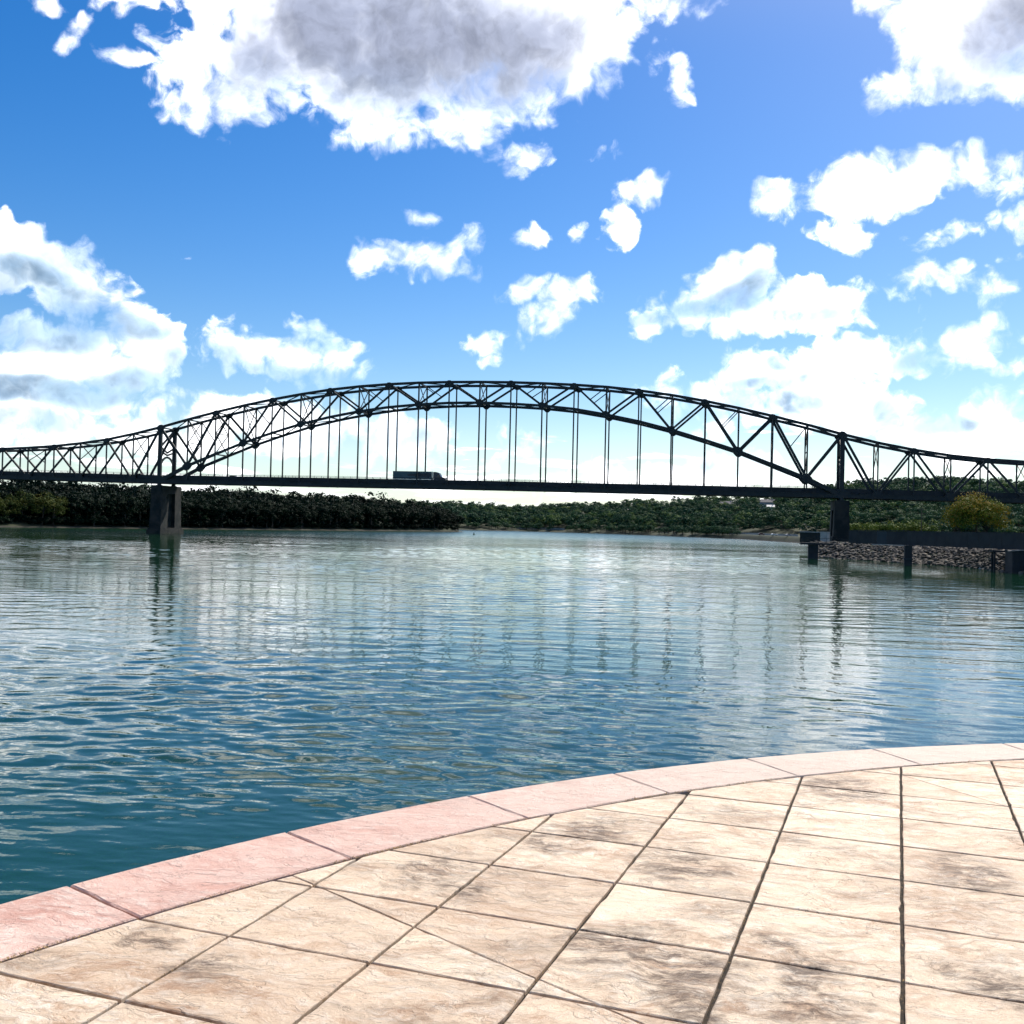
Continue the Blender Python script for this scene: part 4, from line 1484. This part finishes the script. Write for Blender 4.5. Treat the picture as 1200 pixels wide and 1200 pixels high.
def house(px, tt, wd, dp, label, wallm, roofm, hh=4.2, flat=False):
    x, y, z_ = hill_point(px, tt)
    az = az_of(px)
    root = empty('house', (x, y, z_), label, 'house', rz=-az)
    wl = MB().box(-wd / 2, wd / 2, -dp / 2, dp / 2, -2.5, hh).build('wall', wallm, root)
    mb = MB()
    if flat:
        mb.box(-wd / 2 - 0.6, wd / 2 + 0.6, -dp / 2 - 0.6, dp / 2 + 0.6, hh + 0.003, hh + 0.7)
    else:
        mb.poly([(-wd / 2 - 0.5, -dp / 2 - 0.6, hh - 0.15), (wd / 2 + 0.5, -dp / 2 - 0.6, hh - 0.15), (wd / 2 + 0.5, dp / 2 + 0.6, hh - 0.15), (-wd / 2 - 0.5, dp / 2 + 0.6, hh - 0.15),
                 (-wd / 2 - 0.5, 0, hh + dp * 0.32), (wd / 2 + 0.5, 0, hh + dp * 0.32)],
                [(0, 1, 5, 4), (2, 3, 4, 5), (0, 4, 3), (1, 2, 5), (3, 2, 1, 0)])
    rf = mb.build('roof', roofm, root)
    if not flat:
        MB().box(wd * 0.22, wd * 0.22 + 0.9, -0.4, 0.5, hh, hh + dp * 0.32 + 1.0).build('chimney', M['concrete'], rf)
    n_w = max(2, int(wd / 3.2))
    for k in range(n_w):
        cx = -wd / 2 + wd * (k + 0.5) / n_w
        wf = MB().box(cx - 0.75, cx + 0.75, -dp / 2 - 0.06, -dp / 2 - 0.003, 1.1, 2.9).build('window', M['white'], root)
        MB().box(cx - 0.6, cx + 0.6, -dp / 2 - 0.08, -dp / 2 - 0.063, 1.25, 2.75).build('pane', M['glass'], wf)


house(851, 0.80, 19, 10, 'grey gabled house among the trees near the top of the bluff', M['grey'], M['roof'], 7.5)
house(898, 0.86, 25, 9, 'long pale grey house among the trees on top of the bluff', M['grey'], M['roof'], 7.0)
house(783, 0.97, 26, 10, 'long low flat-roofed building on the ridge of the bluff', M['grey'], M['roofb'], 4.5, True)
house(903, 0.66, 7, 6, 'small bright white house partway up the wooded bluff', M['white'], M['white'], 6.4)

# ------------------------------------------------------------------ things along the far and right banks


def at(px, depth, z_=0.0):
    az, d = az_of(px), rad_of(px, depth)
    return Vector((d * math.sin(az), d * math.cos(az), z_))


def wall_run(name, pts, z0, z1, th, mat, label, cat):
    mb = MB()
    for p, q in zip(pts[:-1], pts[1:]):
        dr_ = (q - p); dr_.z = 0
        mb.beam(Vector((p.x, p.y, (z0 + z1) / 2)), Vector((q.x, q.y, (z0 + z1) / 2)), th, z1 - z0, (-dr_.y, dr_.x, 0))
    return mb.build(name, mat, label=label, cat=cat)


wall_run('shore_wall', [at(606, 1187), at(633, 1178), at(662, 1150)], 1.0, 4.4, 0.8, M['concrete'],
         'low pale wall along the far shore right of the island tip', 'wall')
wall_run('road_wall', [at(834, 885), at(870, 815), at(905, 730), at(935, 660)], 3.2, 4.9, 0.8, M['concrete'],
         'low pale roadside wall at the foot of the bluff left of the right pier', 'wall')

for px, dep, zz_, rz, pt, lab in ((908, 620, 0, 0.4, M['white'], 'white car parked on the low far bank left of the right pier'),
                                  (893, 650, 0, 0.2, M['carred'], 'dark red car parked left of the white car on the low far bank'),
                                  (925, 612, 0, 0.5, M['grey'], 'grey car parked nearest the water on the low far bank')):
    s, f, r_, zt = hill_at(px)
    flat = min(3.6, 1.2 + (f - s) * 0.02)
    dd = max(dep, s + 16)
    car('car', tuple(at(px, dd, flat + 0.03)), rz, pt, lab)

# thin lamp posts by the far bank, and a power pole behind the shrubs
for px, dep, hh, lab in ((940, 640, 8.0, 'thin grey lamp post on the far bank left of the right pier'),
                         (944, 660, 6.5, 'shorter grey lamp post on the far bank close to the right pier')):
    p = at(px, dep, 3.3)
    root = empty('lamp_post', tuple(p), lab, 'lamp post')
    MB().tube((0, 0, 0), (0, 0, hh), 0.16, 0.1).build('pole', M['dock'], root)
    MB().beam((0, 0, hh - 0.05), (1.6, 0, hh + 0.2), 0.12, 0.12).build('arm', M['dock'], root)
    MB().box(1.3, 2.2, -0.2, 0.2, hh + 0.1, hh + 0.3).build('lamp_head', M['grey'], root)
p = at(1080, 395, 3.4)
root = empty('utility_pole', tuple(p), 'tall dark utility pole with crossarms behind the dock wall', 'utility pole')
MB().tube((0, 0, 0), (0, 0, 13.5), 0.2, 0.13).build('pole', M['wood'], root)
for hh in (12.6, 11.2):
    MB().box(-1.4, 1.4, -0.2, -0.08, hh - 0.09, hh + 0.09).build('crossarm', M['wood'], root)

# channel buoy near the island tip
p = at(556, 640, 0)
root = empty('channel_buoy', tuple(p), 'small dark channel buoy floating near the island tip', 'buoy')
MB().tube((0, 0, -0.4), (0, 0, 0.5), 0.6, 0.6, 14).build('float', M['buoy'], root)
MB().tube((0, 0, 0.5), (0, 0, 1.3), 0.36, 0.2, 12).build('tower', M['buoy'], root)

# ------------------------------------------------------------------ dark dock wall, piles and riprap
W0, W1, W2, W3 = at(996, 247, 0), at(1065, 228, 0), at(1190, 194, 0), at(1420, 150, 0)
dock = empty('dock_wall', tuple(W0), 'long dark steel dock wall carried on piles above the riprap', 'dock wall')
O = Vector(dock.location)
runs = [(W0, W1), (W1, W2), (W2, W3)]
k = 0
for (p, q) in runs:
    d = q - p
    n_p = max(1, round(d.length / 3.4))
    nrm = Vector((-d.y, d.x, 0)).normalized()
    for i in range(n_p):
        a = p + d * (i / n_p) - O; b2 = p + d * ((i + 1) / n_p) - O
        a = a + (b2 - a) * 0.006; b2 = b2 - (b2 - a) * 0.006
        zt = 7.2 + 0.006 * k
        mb = MB()
        mb.beam(a + Vector((0, 0, (4.3 + zt) / 2)), b2 + Vector((0, 0, (4.3 + zt) / 2)), 0.5, zt - 4.3, nrm)
        mb.build('panel', M['dockb'] if k in (3,) else M['dock'], dock, label='bluish replacement panel' if k == 3 else None)
        k += 1
    mb = MB()
    mb.beam(p - O + Vector((0, 0, 7.32 + 0.0)), q - O + Vector((0, 0, 7.42)), 0.62, 0.14, nrm)
    mb.build('cap_rail', M['dock'], dock)
pl = MB()
a, b2 = at(1024, 239) - O, at(1062, 229) - O
pl.beam(a + Vector((0, -0.9, 4.2)), b2 + Vector((0, -0.9, 4.2)), 1.2, 0.16, (0, 1, 0))
pl.build('walkway', M['plank'], dock)

# square mooring pile under the wall
p = at(1065, 226.5, 0)
root = empty('mooring_pile', tuple(p), 'thick dark square pile standing in the water below the dock wall', 'pile')
MB().box(-0.75, 0.75, -0.75, 0.75, -3, 4.25).build('shaft', M['dock'], root, bevel=0.08)
MB().box(-0.95, 0.95, -0.95, 0.95, 1.2, 1.5).build('band', M['dockb'], root)

# dolphin with platform at the left end
p = at(953.5, 258, 0)
root = empty('mooring_dolphin', tuple(p), 'dark mooring dolphin with a flat platform left of the riprap', 'dolphin')
MB().box(-1.15, 1.15, -1.15, 1.15, -3, 3.55).build('shaft', M['dock'], root, bevel=0.08)
MB().box(-3.1, 4.6, -1.7, 1.7, 3.553, 4.05).build('platform', M['dock'], root)
for x in (-2.9, -0.9, 1.1, 3.1, 4.4):
    MB().box(x - 0.05, x + 0.05, -1.65, -1.55, 4.053, 5.1).build('railing_post', M['dock'], root)
MB().box(-2.9, 4.45, -1.64, -1.56, 5.103, 5.18).build('handrail', M['dock'], root)

# grey concrete wall with a pale end block, behind the dolphin
cw = empty('flood_wall', tuple(at(948, 325, 3.0)), 'grey concrete wall with a paler end block beside the right bridge pier', 'wall')
q0, q1, q2 = at(939, 331) - at(948, 325), at(963, 322) - at(948, 325), at(971.5, 320) - at(948, 325)
MB().beam(q0 + Vector((0, 0, 1.75)), q1 + Vector((0, 0, 1.75)), 0.7, 3.5).build('wall_panel', M['concrete_dark'], cw)
MB().beam(q0 + Vector((0, -0.1, 3.65)), q1 + Vector((0, -0.1, 3.65)), 1.0, 0.3).build('coping', M['concrete'], cw)
MB().beam(q1 + Vector((0.02, 0, 1.9)), q2 + Vector((0, 0, 1.9)), 1.2, 3.9).build('end_block', M['concrete'], cw)

# dark steel caisson and braced trestle at the right edge
p = at(1196, 193, 0)
root = empty('steel_caisson', tuple(p), 'big dark steel caisson at the right edge of the river', 'caisson')
mb = MB().box(-1.9, 7.5, -2.6, 2.6, -3, 4.0)
for k in range(8):
    mb.box(-1.8 + k * 1.2, -1.55 + k * 1.2, -2.72, -2.603, -2.9, 3.9)
mb.build('body', M['dock'], root)
MB().box(-2.0, 7.6, -2.8, 2.7, 4.003, 4.25).build('deck_plate', M['dock'], root)
MB().beam((-2.6, -2.2, 4.05), (5.5, -3.4, 4.75), 1.1, 0.12, (0, 1, 0)).build('gangway', M['plank'], root)
p = at(1174, 198.5, 0)
root = empty('braced_trestle', tuple(p), 'dark X-braced trestle standing in the water left of the steel caisson', 'trestle')
for x in (-1.35, 1.25):
    for y in (-0.9, 0.9):
        MB().tube((x, y, -3), (x, y, 3.7), 0.2).build('leg', M['dock'], root)
for y in (-0.9, 0.9):
    mb = MB()
    for z0_, z1_ in ((0.3, 1.9), (1.9, 3.5)):
        mb.beam((-1.35, y - 0.02, z0_), (1.25, y - 0.02, z1_), 0.13, 0.13)
        mb.beam((-1.35, y + 0.02, z1_), (1.25, y + 0.02, z0_), 0.13, 0.13)
    mb.build('cross_brace', M['dock'], root)
MB().box(-1.8, 1.7, -1.3, 1.3, 3.703, 4.05).build('cap_beam', M['dock'], root)

# pale driftwood at the waterline
a, b2 = at(1133, 219.5, 0.12), at(1160, 206.5, 0.12)
rd = random.Random(2)
mb = MB()
N = 9
for i in range(N):
    p0, p1 = a.lerp(b2, i / N), a.lerp(b2, (i + 1) / N)
    w0 = 0.30 + 0.10 * math.sin(i * 1.3)
    mb.tube(p0 + Vector((0, 0.35 * math.sin(i * 0.8), 0)), p1 + Vector((0, 0.35 * math.sin((i + 1) * 0.8), 0)), w0, 0.30 + 0.10 * math.sin((i + 1) * 1.3), 9)
dw = mb.build('driftwood_log', M['plank'], label='long pale driftwood log lying at the waterline below the riprap', cat='log')


def rock_mesh(seed):
    rg = np.random.default_rng(seed)
    import bmesh
    bm = bmesh.new()
    bmesh.ops.create_icosphere(bm, subdivisions=2, radius=0.5)
    pl_ = []
    for _ in range(9):
        n_ = Vector(rg.normal(size=3)).normalized()
        pl_.append((n_, rg.uniform(0.26, 0.42)))
    for v in bm.verts:
        for n_, d_ in pl_:
            e_ = v.co.dot(n_) - d_
            if e_ > 0:
                v.co -= n_ * e_
        v.co *= rg.uniform(0.96, 1.04)
    me = bpy.data.meshes.new('riprap_rock')
    bm.to_mesh(me); bm.free()
    me.materials.append(M['rock'])
    return me


rocks = [rock_mesh(k) for k in range(7)]
rk = np.random.default_rng(8)
lst = []
while len(lst) < 2600:
    px = rk.uniform(950, 1215)
    s, f, r_, zt = hill_at(px)
    u = rk.random()
    off = -1.0 + 15.5 * u
    zz_ = float(np.interp(off, [-2, 0, 3, 8, 13, 16], [-0.4, -0.1, 1.08, 2.6, 3.7, 3.8]))
    lst.append((px, s + off, zz_ + rk.uniform(-0.1, 0.25), rk.uniform(0.5, 1.35) * (1.15 if off < 2 else 1.0)))
lst.sort(key=lambda q: q[1] / q[3])
rV = [np.array([v.co[:] for v in me.vertices]) for me in rocks]
rF = [np.array([p.vertices[:] for p in me.polygons]) for me in rocks]
Vs, Fs, k0 = [], [], 0
for i, (px, d, zz_, s) in enumerate(lst):
    p = at(px, d, zz_)
    sc = (s * rk.uniform(0.9, 1.5), s * rk.uniform(0.8, 1.2), s * rk.uniform(0.55, 0.9))
    eu = Euler((rk.uniform(-0.4, 0.4), rk.uniform(-0.4, 0.4), rk.uniform(0, 6.28)))
    k = i % 7
    if i < 300 and px < 1205:
        o = link('riprap_rock', rocks[k], loc=p, label='large grey-brown broken rock in the riprap bank under the dock wall', cat='rock', group='riprap rocks')
        o.scale = sc; o.rotation_euler = eu
    else:
        Mx = np.array(Matrix.LocRotScale(p, eu, Vector(sc)))
        Vs.append(rV[k] @ Mx[:3, :3].T + Mx[:3, 3]); Fs.append(rF[k] + k0); k0 += len(rV[k])
link('riprap_rubble', np_mesh('riprap_rubble', np.concatenate(Vs), quads=np.concatenate(Fs), mats=[M['rock']]),
     label='smaller riprap rubble filling the bank between the large rocks', cat='rubble', kind='stuff')
